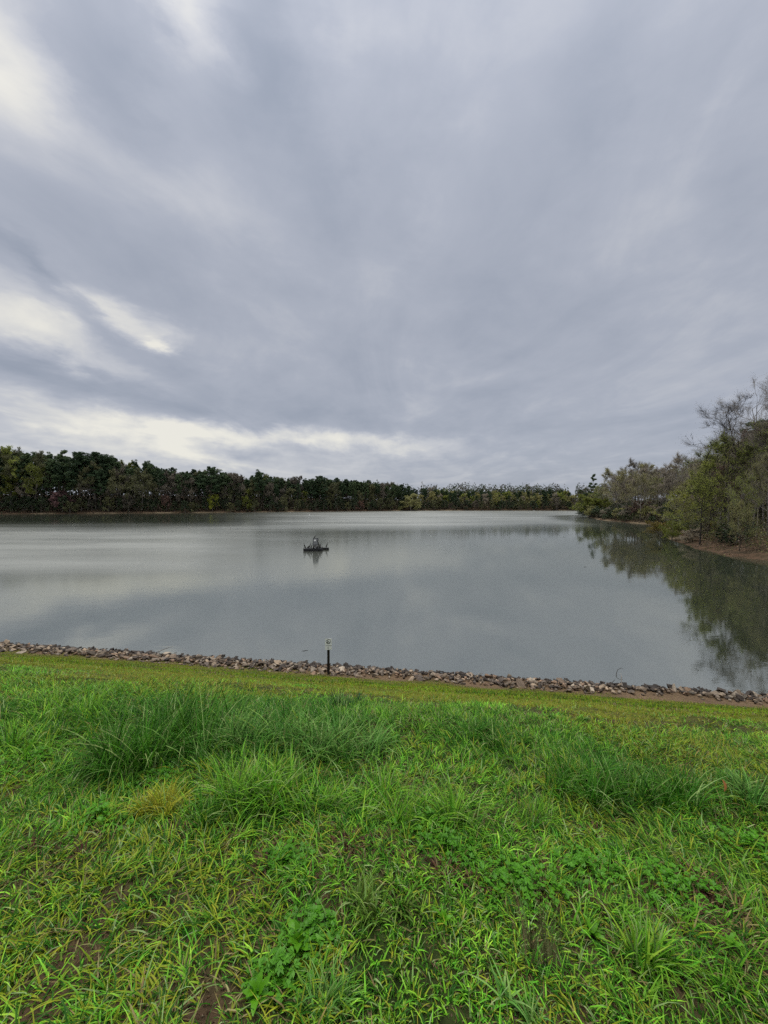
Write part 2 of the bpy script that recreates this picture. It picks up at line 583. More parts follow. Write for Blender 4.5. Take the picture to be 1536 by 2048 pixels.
# ------------------------------------------------------------------ water
def build_water():
    m, nt, b = mat_new('lake water')
    b.inputs['Base Color'].default_value = (.028, .034, .023, 1)
    b.inputs['IOR'].default_value = 5.6
    b.inputs['Specular Tint'].default_value = (.99, 1.0, .92, 1)
    geo = nt.nodes.new('ShaderNodeNewGeometry')

    def nz(scale, ms, detail=3, rough=.5, rot=0):
        mp = nnode(nt, 'ShaderNodeMapping'); mp.inputs['Scale'].default_value = ms
        mp.inputs['Rotation'].default_value = (0, 0, rot)
        nt.links.new(geo.outputs['Position'], mp.inputs[0])
        n = nnode(nt, 'ShaderNodeTexNoise', Scale=scale, Detail=detail, Roughness=rough)
        nt.links.new(mp.outputs[0], n.inputs['Vector'])
        return n.outputs[0]
    fine = nz(2.6, (.6, 1.4, 1), 4, .55, R(12))
    broad = nz(.5, (.5, 1.3, 1), 3, .5, R(-8))
    # cat's paws: wind-ruffled water out in the open, sheltered water by the banks
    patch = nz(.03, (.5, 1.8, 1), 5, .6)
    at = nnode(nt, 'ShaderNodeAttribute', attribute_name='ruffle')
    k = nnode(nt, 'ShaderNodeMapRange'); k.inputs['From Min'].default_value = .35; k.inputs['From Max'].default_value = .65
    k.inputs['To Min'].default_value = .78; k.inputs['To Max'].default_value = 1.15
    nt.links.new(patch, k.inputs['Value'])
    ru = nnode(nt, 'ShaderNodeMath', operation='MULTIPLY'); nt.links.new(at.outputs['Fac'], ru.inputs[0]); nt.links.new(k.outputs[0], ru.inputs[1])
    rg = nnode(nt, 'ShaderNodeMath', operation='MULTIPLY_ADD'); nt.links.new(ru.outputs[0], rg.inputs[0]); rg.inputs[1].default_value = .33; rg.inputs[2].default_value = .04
    nt.links.new(rg.outputs[0], b.inputs['Roughness'])
    # glints of wind-ruffled water, painted as a paler base colour
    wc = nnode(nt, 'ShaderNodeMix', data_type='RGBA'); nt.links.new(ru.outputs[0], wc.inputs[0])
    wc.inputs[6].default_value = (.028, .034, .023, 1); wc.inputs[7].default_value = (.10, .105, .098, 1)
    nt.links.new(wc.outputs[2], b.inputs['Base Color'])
    st = nnode(nt, 'ShaderNodeMath', operation='MULTIPLY_ADD'); nt.links.new(ru.outputs[0], st.inputs[0]); st.inputs[1].default_value = .11; st.inputs[2].default_value = .026
    b1 = nnode(nt, 'ShaderNodeBump', Distance=.05)
    nt.links.new(fine, b1.inputs['Height']); nt.links.new(st.outputs[0], b1.inputs['Strength'])
    b2 = nnode(nt, 'ShaderNodeBump', Distance=.12, Strength=.035)
    nt.links.new(broad, b2.inputs['Height']); nt.links.new(b1.outputs[0], b2.inputs['Normal'])
    nt.links.new(b2.outputs[0], b.inputs['Normal'])
    gx, gy = np.meshgrid(np.linspace(-420, 340, 153), np.concatenate([np.linspace(5, 60, 45), np.linspace(62, 470, 137)]))
    x, y = gx.ravel(), gy.ravel()
    sd_ = -lake_sd(x, y)
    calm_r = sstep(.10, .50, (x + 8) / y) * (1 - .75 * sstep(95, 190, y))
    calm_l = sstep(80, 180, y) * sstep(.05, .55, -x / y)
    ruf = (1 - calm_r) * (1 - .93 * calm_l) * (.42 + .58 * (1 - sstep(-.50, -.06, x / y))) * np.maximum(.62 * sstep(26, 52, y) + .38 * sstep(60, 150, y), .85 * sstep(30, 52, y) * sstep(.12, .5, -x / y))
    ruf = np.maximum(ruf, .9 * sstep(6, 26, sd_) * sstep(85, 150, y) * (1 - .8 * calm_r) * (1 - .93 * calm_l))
    ny, nx = gx.shape
    i = np.arange(ny * nx).reshape(ny, nx)
    q = np.stack([i[:-1, :-1], i[:-1, 1:], i[1:, 1:], i[1:, :-1]], -1).reshape(-1, 4)
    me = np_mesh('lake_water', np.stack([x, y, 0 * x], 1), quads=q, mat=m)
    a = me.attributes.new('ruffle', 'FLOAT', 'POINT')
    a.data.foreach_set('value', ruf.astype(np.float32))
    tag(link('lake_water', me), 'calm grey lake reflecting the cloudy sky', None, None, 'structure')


build_water()


# ------------------------------------------------------------------ riprap
def stone_material(attr):
    m, nt, b = mat_new('riprap stone' + (' mixed' if attr else ''))
    tc = nt.nodes.new('ShaderNodeTexCoord')
    n = nnode(nt, 'ShaderNodeTexNoise', Scale=5 if attr else 3, Detail=8, Roughness=.65)
    nt.links.new(tc.outputs['Object'], n.inputs['Vector'])
    if attr:
        src = nnode(nt, 'ShaderNodeVertexColor', layer_name='Col').outputs[0]
    else:
        src = nt.nodes.new('ShaderNodeObjectInfo').outputs['Color']
    k = nnode(nt, 'ShaderNodeMapRange'); k.inputs['From Min'].default_value = .3; k.inputs['From Max'].default_value = .7
    k.inputs['To Min'].default_value = .55; k.inputs['To Max'].default_value = 1.35
    nt.links.new(n.outputs[0], k.inputs['Value'])
    vm = nnode(nt, 'ShaderNodeVectorMath', operation='SCALE')
    nt.links.new(src, vm.inputs[0]); nt.links.new(k.outputs[0], vm.inputs['Scale'])
    nt.links.new(vm.outputs[0], b.inputs['Base Color'])
    b.inputs['Roughness'].default_value = .75
    b.inputs['Specular IOR Level'].default_value = .3
    n2 = nnode(nt, 'ShaderNodeTexNoise', Scale=12, Detail=6)
    nt.links.new(tc.outputs['Object'], n2.inputs['Vector'])
    bp = nnode(nt, 'ShaderNodeBump', Strength=.5, Distance=.04)
    nt.links.new(n2.outputs[0], bp.inputs['Height']); nt.links.new(bp.outputs[0], b.inputs['Normal'])
    return m


def rock_proto(k):
    r = np.random.default_rng(900 + k)
    bm = bmesh.new()
    pts = r.normal(size=(13, 3))
    pts /= np.linalg.norm(pts, axis=1)[:, None]
    pts *= r.uniform(.75, 1.05, (13, 1)) * np.array((.5, .36, .24))
    for p in pts:
        bm.verts.new(p)
    bmesh.ops.convex_hull(bm, input=bm.verts)
    bmesh.ops.delete(bm, geom=[v for v in bm.verts if not v.link_faces], context='VERTS')
    bmesh.ops.triangulate(bm, faces=bm.faces)
    me = bpy.data.meshes.new('stone')
    bm.to_mesh(me)
    bm.free()
    return me


def build_riprap():
    root = empty('riprap', (0, 0, 0))
    tag(root, 'strip of grey and tan broken stone along the dam waterline', None, None, 'structure')
    mats = stone_material(False)
    protos = [rock_proto(k) for k in range(12)]
    for p in protos:
        p.materials.append(mats)
    arr = []
    for p in protos:
        v = np.array([x.co for x in p.vertices]); f = np.array([list(q.vertices) for q in p.polygons])
        arr.append((v, f))
    r = np.random.default_rng(77)
    items = []
    pal = np.array([(.30, .25, .20), (.36, .31, .26), (.24, .21, .19), (.40, .33, .26), (.20, .16, .13), (.33, .24, .18), (.14, .12, .11), (.44, .40, .35)])
    for t in np.arange(-36, 30, .19):
        wob = (vnoise(t, 0, .35, 4) - .5) * .8
        ulo = 16.55 + wob * 1.1 + (.25 if t > 6 else 0)
        for u in np.arange(ulo, 18.62, .165):
            edge = min(u - ulo, 18.62 - u)
            if edge < .35 and r.random() < (.55 if t < 4 else .7):
                continue
            tt = t + r.normal() * .1; uu = u + r.normal() * .09
            s = r.choice([.32, .42, .52, .66, .85], p=[.26, .32, .25, .13, .04]) * r.uniform(.45, .85)
            if edge < .3:
                s *= .8
            x = tt * TX + uu * NX; y = tt * TY + uu * NY
            g = float(h_dam(x, y))
            heap = .10 * math.exp(-((uu - 17.45) / .7) ** 2)
            z = max(g, -.08) + heap * r.uniform(.3, 1.2) + .07 * s
            rot = (r.normal() * .32, r.normal() * .32, r.uniform(0, 6.283))
            wet = uu > 17.75 + r.normal() * .25 and r.random() < .8
            c = pal[r.integers(len(pal))] * r.uniform(.42, .98) * np.array((1.0, .92, .80))
            if wet:
                c = np.array((.040, .032, .026)) * r.uniform(.7, 1.6)
            elif r.random() < .14:
                c = c * .35
            px = 768 + F * x / y
            items.append((s, x, y, z, rot, c, r.integers(12), (-60 < px < 1596), y))
    order = sorted(range(len(items)), key=lambda i: -(items[i][0] / items[i][8] if items[i][7] else 0))
    big = set(order[:300])
    V, T, C, n = [], [], [], 0
    for i, (s, x, y, z, rot, c, k, vis, _) in enumerate(items):
        sc = (s, s * random.uniform(.8, 1.1), s * random.uniform(.55, 1.0))
        if i in big:
            o = link('stone', protos[k], root)
            o.location = (x, y, z); o.rotation_euler = rot; o.scale = sc
            o.color = (*c, 1)
        else:
            mt = np.array(Euler(rot).to_matrix())
            v, f = arr[k]
            V.append((v * np.array(sc)) @ mt.T + np.array((x, y, z))); T.append(f + n); n += len(v)
            C.append(np.repeat(np.array(c)[None], len(v), 0))
    o = link('small_stones', np_mesh('small_stones', np.concatenate(V), tris=np.concatenate(T), mat=stone_material(True), col=np.concatenate(C)), root)
    o['kind'] = 'stuff'


build_riprap()


# ------------------------------------------------------------------ trees
class Tubes:
    def __init__(self):
        self.v, self.q, self.t, self.n = [], [], [], 0

    def tube(self, pts, rad, sides=6):
        pts = np.asarray(pts, float)
        k = len(pts)
        d = np.gradient(pts, axis=0)
        d /= np.linalg.norm(d, axis=1)[:, None] + 1e-9
        ref = np.where(np.abs(d[:, 2:3]) > .9, np.array([[1., 0, 0]]), np.array([[0, 0, 1.]]))
        a = np.cross(d, ref); a /= np.linalg.norm(a, axis=1)[:, None] + 1e-9
        b = np.cross(d, a)
        an = np.arange(sides) * 2 * math.pi / sides
        ring = (np.cos(an)[None, :, None] * a[:, None] + np.sin(an)[None, :, None] * b[:, None]) * np.asarray(rad)[:, None, None] + pts[:, None]
        self.v.append(ring.reshape(-1, 3))
        i = self.n + np.arange(k * sides).reshape(k, sides)
        j = np.roll(i, -1, axis=1)
        self.q.append(np.stack([i[:-1], j[:-1], j[1:], i[1:]], -1).reshape(-1, 4))
        self.n += k * sides

    def mesh(self, name, mat):
        return np_mesh(name, np.concatenate(self.v), quads=np.concatenate(self.q), mat=mat, smooth=True)


def strips(a, b, w, r, name, mat):
    """thin two-triangle twigs from a to b"""
    a, b = np.asarray(a), np.asarray(b)
    n = len(a)
    d = b - a
    s = np.cross(d, r.normal(size=(n, 3)))
    s /= np.linalg.norm(s, axis=1)[:, None] + 1e-9
    w = np.broadcast_to(np.asarray(w), (n,))[:, None]
    v = np.stack([a - s * w / 2, a + s * w / 2, b], 1).reshape(-1, 3)
    return np_mesh(name, v, tris=np.arange(3 * n).reshape(-1, 3), mat=mat)


def leaf_quads(p, size, r, name, mat, flat=0.0, elong=1.5):
    p = np.asarray(p)
    n = len(p)
    a = r.normal(size=(n, 3)); a[:, 2] *= (1 - flat)
    a /= np.linalg.norm(a, axis=1)[:, None]
    b = np.cross(a, r.normal(size=(n, 3)))
    b /= np.linalg.norm(b, axis=1)[:, None] + 1e-9
    s = (size * r.uniform(.6, 1.4, n))[:, None]
    v = np.stack([p - a * s * elong * .5, p + b * s * .5, p + a * s * elong * .5, p - b * s * .5], 1).reshape(-1, 3)
    return np_mesh(name, v, quads=np.arange(4 * n).reshape(-1, 4), mat=mat)


def hardwood_proto(seed, H=18, crown=.62, spread=.33, limbs=11, leafsize=.1, leaves=6000, twigs=3500, twig_w=.03, upright=.55,
                   trunk_r=.22, stems=1, droop=0.0, start=.3):
    """returns (trunk, branches, twig tips): a spring tree standing at the origin"""
    r = np.random.default_rng(seed)
    big, small = Tubes(), Tubes()
    tips = []

    def path(p, d, L, n, wob, upk):
        pts = [np.array(p, float)]
        d = np.array(d, float)
        for i in range(n):
            d = d + r.normal(size=3) * wob + np.array((0, 0, upk))
            d /= np.linalg.norm(d)
            pts.append(pts[-1] + d * L / n)
        return np.array(pts), d

    def at(pts, t):
        f = t * (len(pts) - 1)
        i = min(int(f), len(pts) - 2)
        return pts[i] + (pts[i + 1] - pts[i]) * (f - i), pts[i + 1] - pts[i]
    for st in range(stems):
        if stems == 1:
            d0 = np.array((r.normal() * .04, r.normal() * .04, 1.0)); L0 = H * .86; rr = trunk_r
        else:
            a = r.uniform(0, 6.28); k = r.uniform(.1, .55)
            d0 = np.array((math.cos(a) * k, math.sin(a) * k, 1.0)); L0 = H * r.uniform(.55, .9); rr = trunk_r * r.uniform(.5, 1)
        base = np.array((0, 0, -.4)) + (np.array((r.normal() * .25, r.normal() * .25, 0)) if stems > 1 else 0)
        P0, _ = path(base, d0 / np.linalg.norm(d0), L0 + .4, 9, .045, .02)
        t = np.linspace(0, 1, 10)
        rad = rr * (1 - .85 * t) + rr * .5 * np.exp(-t * 22)
        big.tube(P0, rad, 7)
        nl = limbs if stems == 1 else max(3, limbs // 2)
        for j in range(nl):
            t1 = start + (1 - start) * ((j + r.uniform(0, 1)) / nl) ** .9
            t1 = min(t1, .99)
            p1, _ = at(P0, t1)
            az_ = j * 2.4 + r.uniform(-.5, .5)
            el_ = upright + .5 * t1 * r.uniform(.4, 1) - .15
            rel = (t1 - start) / (1 - start)
            L1 = H * spread * (1.15 - .62 * rel) * r.uniform(.75, 1.2)
            d1 = np.array((math.cos(az_) * math.cos(el_), math.sin(az_) * math.cos(el_), math.sin(el_)))
            P1, _ = path(p1, d1, L1, 6, .12, .06 - droop)
            r1 = rr * (1 - .8 * t1) * .5 + .012
            big.tube(P1, r1 * (1 - .8 * np.linspace(0, 1, 7)), 5)
            for k2 in range(6):
                t2 = .25 + .75 * (k2 + r.uniform(0, 1)) / 6
                p2, dd = at(P1, min(t2, .99))
                d2 = dd / np.linalg.norm(dd) + r.normal(size=3) * .55
                d2 /= np.linalg.norm(d2)
                L2 = L1 * r.uniform(.3, .55) * (1.2 - .5 * t2)
                P2, _ = path(p2, d2, L2, 4, .16, .07 - droop)
                small.tube(P2, (r1 * .42 + .006) * (1 - .75 * np.linspace(0, 1, 5)), 3)
                for k3 in range(4):
                    t3 = .3 + .7 * (k3 + r.uniform(0, 1)) / 4
                    p3, dd = at(P2, min(t3, .99))
                    d3 = dd / np.linalg.norm(dd) + r.normal(size=3) * .6 + np.array((0, 0, .2 - droop * 2))
                    d3 /= np.linalg.norm(d3)
                    P3, _ = path(p3, d3, L2 * r.uniform(.35, .7), 3, .15, .05 - droop)
                    small.tube(P3, (r1 * .2 + .004) * (1 - .7 * np.linspace(0, 1, 4)), 3)
                    tips.append(P3)
    tips = np.array(tips)                                   # n,4,3
    pick = r.integers(0, len(tips), twigs)
    ti = r.uniform(.1, 1, twigs) * 3
    ii = np.minimum(ti.astype(int), 2)
    f = (ti - ii)[:, None]
    a = tips[pick, ii] * (1 - f) + tips[pick, ii + 1] * f
    dirv = tips[pick, 3] - tips[pick, 0]
    ln = np.linalg.norm(dirv, axis=1)[:, None]
    b = a + dirv / ln * (H * .025) + r.normal(size=(twigs, 3)) * H * .018 + np.array((0, 0, H * .01 - droop * H * .1))
    sidev = np.cross(b - a, r.normal(size=(twigs, 3)))
    sidev /= np.linalg.norm(sidev, axis=1)[:, None] + 1e-9
    nv = small.n
    small_v = np.concatenate(small.v); small_q = np.concatenate(small.q)
    tv = np.stack([a - sidev * twig_w / 2, a + sidev * twig_w / 2, b], 1).reshape(-1, 3)
    tt = nv + np.arange(3 * twigs).reshape(-1, 3)
    pl = r.integers(0, twigs, leaves)
    lt = r.uniform(.2, 1.1, leaves)[:, None]
    lp = a[pl] * (1 - lt) + b[pl] * lt + r.normal(size=(leaves, 3)) * leafsize * .8
    trunk = np_mesh('trunk', np.concatenate(big.v), quads=np.concatenate(big.q), mat=M['bark_grey'], smooth=True)
    branch = np_mesh('branches', np.concatenate([small_v, tv]), tris=tt, quads=small_q, mat=M['bark_grey'])
    crown_ = leaf_quads(lp, leafsize, r, 'crown', M['leaf_olive'])
    return trunk, branch, crown_, H


def pine_proto(seed, H=26, needles=5200, size=.32, base=.5, wid=.15, nl=30):
    r = np.random.default_rng(seed)
    tb = Tubes()
    pts = np.stack([np.cumsum(r.normal(size=11) * .06), np.cumsum(r.normal(size=11) * .06), np.linspace(-.5, H * .96, 11)], 1)
    rr = H * .011
    tb.tube(pts, rr * (1 - .8 * np.linspace(0, 1, 11)), 7)
    centres, rads = [], []
    for j in range(nl):
        t = base + (1 - base) * (j + r.uniform(0, 1)) / nl
        i = min(int(t * 10), 9)
        p = pts[i] + (pts[i + 1] - pts[i]) * (t * 10 - i)
        rel = (t - base) / (1 - base)
        prof = (math.sin(math.pi * min(1, .22 + .70 * rel)) ** .8)
        L = H * wid * prof * r.uniform(.65, 1.15)
        a = j * 2.4 + r.uniform(-.6, .6)
        e = .1 + .75 * rel * r.uniform(.6, 1.1)
        d = np.array((math.cos(a) * math.cos(e), math.sin(a) * math.cos(e), math.sin(e)))
        bp = np.array([p, p + d * L * .5 + np.array((0, 0, -.02 * L)), p + d * L + np.array((0, 0, .10 * L))])
        tb.tube(bp, np.array((1, .6, .25)) * rr * .32 * (1.1 - .6 * rel), 4)
        for f in (.38, .62, .82, 1.0):
            if r.random() < .9:
                centres.append(p + d * L * f + r.normal(size=3) * .3 + np.array((0, 0, .3)))
                rads.append(H * .036 * r.uniform(.7, 1.35))
    centres.append(pts[-1] + np.array((0, 0, .2))); rads.append(H * .035)
    centres = np.array(centres); rads = np.array(rads)
    pick = r.integers(0, len(centres), needles)
    d = r.normal(size=(needles, 3)); d /= np.linalg.norm(d, axis=1)[:, None]
    d *= (r.random(needles) ** .45)[:, None] * rads[pick][:, None]
    d[:, 2] *= .62
    crown_ = leaf_quads(centres[pick] + d, size, r, 'crown', M['needles'], flat=.3, elong=1.8)
    return tb.mesh('trunk', M['bark_pine']), None, crown_, H


PR = {}
PR['pine'] = [pine_proto(s, 26, 11000, .28, b_, w_) for s, b_, w_ in ((1, .46, .17), (2, .38, .19), (3, .55, .15), (4, .44, .20), (5, .64, .15))]
PR['sparse'] = [pine_proto(17, 26, 2600, .36, .52, .15, 11)]
PR['evergreen'] = [pine_proto(s, 9, 5000, .16, .12, .24) for s in (21, 22)]
PR['tall'] = [hardwood_proto(31, 24, spread=.30, limbs=13, leaves=1800, leafsize=.06, twigs=7500, twig_w=.014, upright=.62, start=.38),
              hardwood_proto(32, 24, spread=.34, limbs=14, leaves=1800, leafsize=.06, twigs=7500, twig_w=.014, upright=.5, start=.34)]
PR['mid'] = [hardwood_proto(s, 17, spread=.36, limbs=12, leaves=12000, leafsize=.085, twigs=11000, twig_w=.026, upright=.5, start=.26) for s in (41, 42, 43)]
PR['slim'] = [hardwood_proto(s, 18, spread=.20, limbs=17, leaves=6000, leafsize=.08, twigs=8000, twig_w=.018, upright=.85, start=.32, trunk_r=.16) for s in (46, 47)]
PR['green'] = [hardwood_proto(s, 13, spread=.36, limbs=13, leaves=10000, leafsize=.085, twigs=9500, twig_w=.018, upright=.4, start=.16, trunk_r=.15) for s in (51, 52)]
PR['shrub'] = [hardwood_proto(s, 5, spread=.42, limbs=10, leaves=9000, leafsize=.10, twigs=3500, twig_w=.014, upright=.35, trunk_r=.05, stems=6, droop=.03, start=.15) for s in (61, 62)]
PR['far'] = [hardwood_proto(s, 17, spread=.34, limbs=12, leaves=13000, leafsize=.20, twigs=5200, twig_w=.045, upright=.5, start=.24) for s in (71, 72, 73)]
PR['farlow'] = [hardwood_proto(s, 9, spread=.42, limbs=12, leaves=6500, leafsize=.22, twigs=3000, twig_w=.05, upright=.35, start=.12, trunk_r=.12) for s in (81, 82)]


def tree(name, kind, k, x, y, height, label, group=None, leaf=None, bark=None, wide=1.0, rz=None, cat='tree', z=None, lean=(0, 0)):
    tr, br, cr, H = PR[kind][k % len(PR[kind])]
    s = height / H
    g = ground_z(x, y) if z is None else z
    root = empty(name, (x, y, g - .05), random.uniform(0, 6.28) if rz is None else rz, (s * wide, s * wide, s))
    root.rotation_euler = (lean[0], lean[1], root.rotation_euler[2])
    for nm, me, mt in (('trunk', tr, bark), ('branches', br, bark), ('crown', cr, leaf)):
        if me is None:
            continue
        o = link(nm, me, root)
        if mt:
            o.material_slots[0].link = 'OBJECT'
            o.material_slots[0].material = M[mt]
    tag(root, label, cat, group)
    return root


SKY = np.array([(-400, 880), (0, 902), (60, 906), (125, 908), (190, 908), (250, 918), (330, 931), (420, 941), (500, 951), (600, 955), (700, 955),
                (760, 963), (820, 971), (880, 978), (950, 981), (1040, 981), (1165, 979), (1600, 978)], float)


def top_z(x, y):
    px = 768 + F * x / y
    return EYE + (HZ - np.interp(px, SKY[:, 0], SKY[:, 1])) * y / F


def shore_trees():
    r = np.random.default_rng(5)
    random.seed(9)
    pts = LAKE[3:15]
    seg = np.diff(pts, axis=0)
    ln = np.hypot(seg[:, 0], seg[:, 1])
    cum = np.concatenate([[0], np.cumsum(ln)])

    def along(s):
        i = min(max(np.searchsorted(cum, s) - 1, 0), len(seg) - 1)
        f = (s - cum[i]) / ln[i]
        p = pts[i] + seg[i] * f
        n = np.array((-seg[i, 1], seg[i, 0])) / ln[i]
        return p, n
    rows = [(3.5, 6.2, 'low'), (9, 4.6, 'mix'), (16, 4.7, 'top'), (27, 5.4, 'top'), (42, 8.0, 'back')]
    for off, step, kind in rows:
        for s in np.arange(r.uniform(0, step), cum[-1], step):
            p, n = along(s)
            q = p + n * (off + r.normal() * 1.6) + np.array((r.normal(), r.normal())) * 1.2
            x, y = q
            if y < 120:
                continue
            px = 768 + F * x / y
            if px < -60 or px > 1200:
                continue
            g = ground_z(x, y)
            if g < .05:
                continue
            full = float(top_z(x, y)) - g
            left = px < 830
            where = ('left end of the far wood' if px < 230 else 'far wood left of the broad pine' if px < 424 else 'far wood behind the raft' if px < 660 else
                     'far wood right of the raft') if left else ('distant shore at lake end' if px < 1000 else 'distant shore beside the point')
            row = {'low': '', 'mix': 'fronting', 'top': 'amid', 'back': 'topping'}[kind]
            z_ = r.random()
            if kind == 'low':
                h = min(full * .6, r.uniform(6, 12))
                lf = r.choice(['leaf_olive', 'leaf_grey', 'leaf_dark', 'leaf_spring', 'leaf_red', 'leaf_dark'], p=[.24, .24, .2, .05, .02, .25])
                nm = {'leaf_olive': 'olive leafed', 'leaf_grey': 'bare grey-brown', 'leaf_spring': 'fresh green', 'leaf_red': 'reddish budding', 'leaf_dark': 'dark evergreen'}[lf]
                tree('waterside_tree', 'farlow', int(r.integers(9)), x, y, h, f'low {nm} tree at the water edge, {where}',
                     f'{nm} waterside trees on the {where}', {'leaf_olive': 'leaf_woods', 'leaf_grey': 'leaf_thicket', 'leaf_spring': 'leaf_bush'}.get(lf, lf), 'bark_grey', r.uniform(.9, 1.2))
            else:
                pl_ = {'mix': .62, 'top': .9, 'back': .72}[kind]; pr_ = {'mix': .35, 'top': .65, 'back': .7}[kind]
                pine_p = float(np.interp(px, [560, 1050], [pl_, pr_]))
                if z_ < pine_p:
                    h = full * (r.uniform(.78, 1.0) if kind != 'mix' else r.uniform(.7, .92))
                    wd_ = r.uniform(.68, 1.02)
                    look = ('tall ' if h > full * .9 else 'shorter ') + ('broad' if wd_ > .85 else 'slim')
                    tree('pine_tree', 'pine', int(r.integers(9)), x, y, h, f'{look} dark green pine {row} the {where}', f'{look} pines {row} the {where}',
                         'needles' if r.random() < .45 else 'needles_dark', None, wd_)
                else:
                    h = full * (r.uniform(.80, 1.0) if kind != 'mix' else r.uniform(.55, .85))
                    if left:
                        lf = r.choice(['leaf_olive', 'leaf_grey', 'leaf_spring', 'leaf_red'], p=[.56, .36, .06, .02])
                    else:
                        lf = r.choice(['leaf_olive', 'leaf_spring', 'leaf_olive', 'leaf_grey'])
                    nm = {'leaf_olive': 'olive leafed', 'leaf_grey': 'bare grey-brown', 'leaf_spring': 'fresh green', 'leaf_red': 'reddish budding'}[lf]
                    tree('hardwood_tree', 'far', int(r.integers(9)), x, y, h, f'tall {nm} hardwood {row} the {where}',
                         f'{nm} hardwoods {row} the {where}', {'leaf_olive': 'leaf_woods', 'leaf_grey': 'leaf_thicket', 'leaf_spring': 'leaf_bush'}.get(lf, lf) if left else lf, 'bark_grey', r.uniform(.85, 1.1))

    def stand(px, py, y, name, kind, k, label, leaf, bark=None, wide=1.0, cat='tree', ytop=None):
        x = at_dist(px, y)
        g = ground_z(x, y)
        zt = EYE + (HZ - py) * y / F
        return tree(name, kind, k, x, y, zt - g, label, None, leaf, bark, wide, cat=cat)
    # trees that stand out of the far woods
    stand(424, 935, 330, 'pine_tree', 'pine', 3, 'broad dark pine rising above its neighbours on the far left shore', 'needles_dark', None, 1.35)
    stand(128, 903, 305, 'pine_tree', 'sparse', 0, 'thin see-through pine with small rounded crown on left skyline', 'needles', None, .95)
    stand(160, 906, 304, 'pine_tree', 'pine', 0, 'round-topped pine just right of the thin left skyline pine', 'needles_dark', None, 1.2)
    stand(193, 905, 310, 'pine_tree', 'pine', 1, 'wide flat-topped pine on the left skyline', 'needles_dark', None, 1.3)
    stand(518, 944, 345, 'pine_tree', 'pine', 2, 'narrow pine with tufted top beside broad dark pine', 'needles_dark', None, 1.1)
    stand(640, 952, 372, 'pine_tree', 'pine', 1, 'dark pine heading the tall clump left of centre', 'needles_dark', None, 1.4)
    stand(20, 903, 300, 'hardwood_tree', 'far', 1, 'pale green hardwood at the extreme left of skyline', 'leaf_spring', 'bark_grey', 1.1)
    stand(125, 985, 301, 'redbud_tree', 'farlow', 0, 'pinkish flowering tree low on the far left shore', 'leaf_pink', 'bark_grey', 1.5)
    stand(425, 990, 328, 'waterside_tree', 'farlow', 1, 'small bright green tree below the broad dark pine', 'leaf_lime', 'bark_grey', .9)
    stand(820, 990, 402, 'waterside_tree', 'farlow', 1, 'rounded yellowish green tree where the left wood meets distant shore', 'leaf_olive', 'bark_grey', 1.6)


shore_trees()


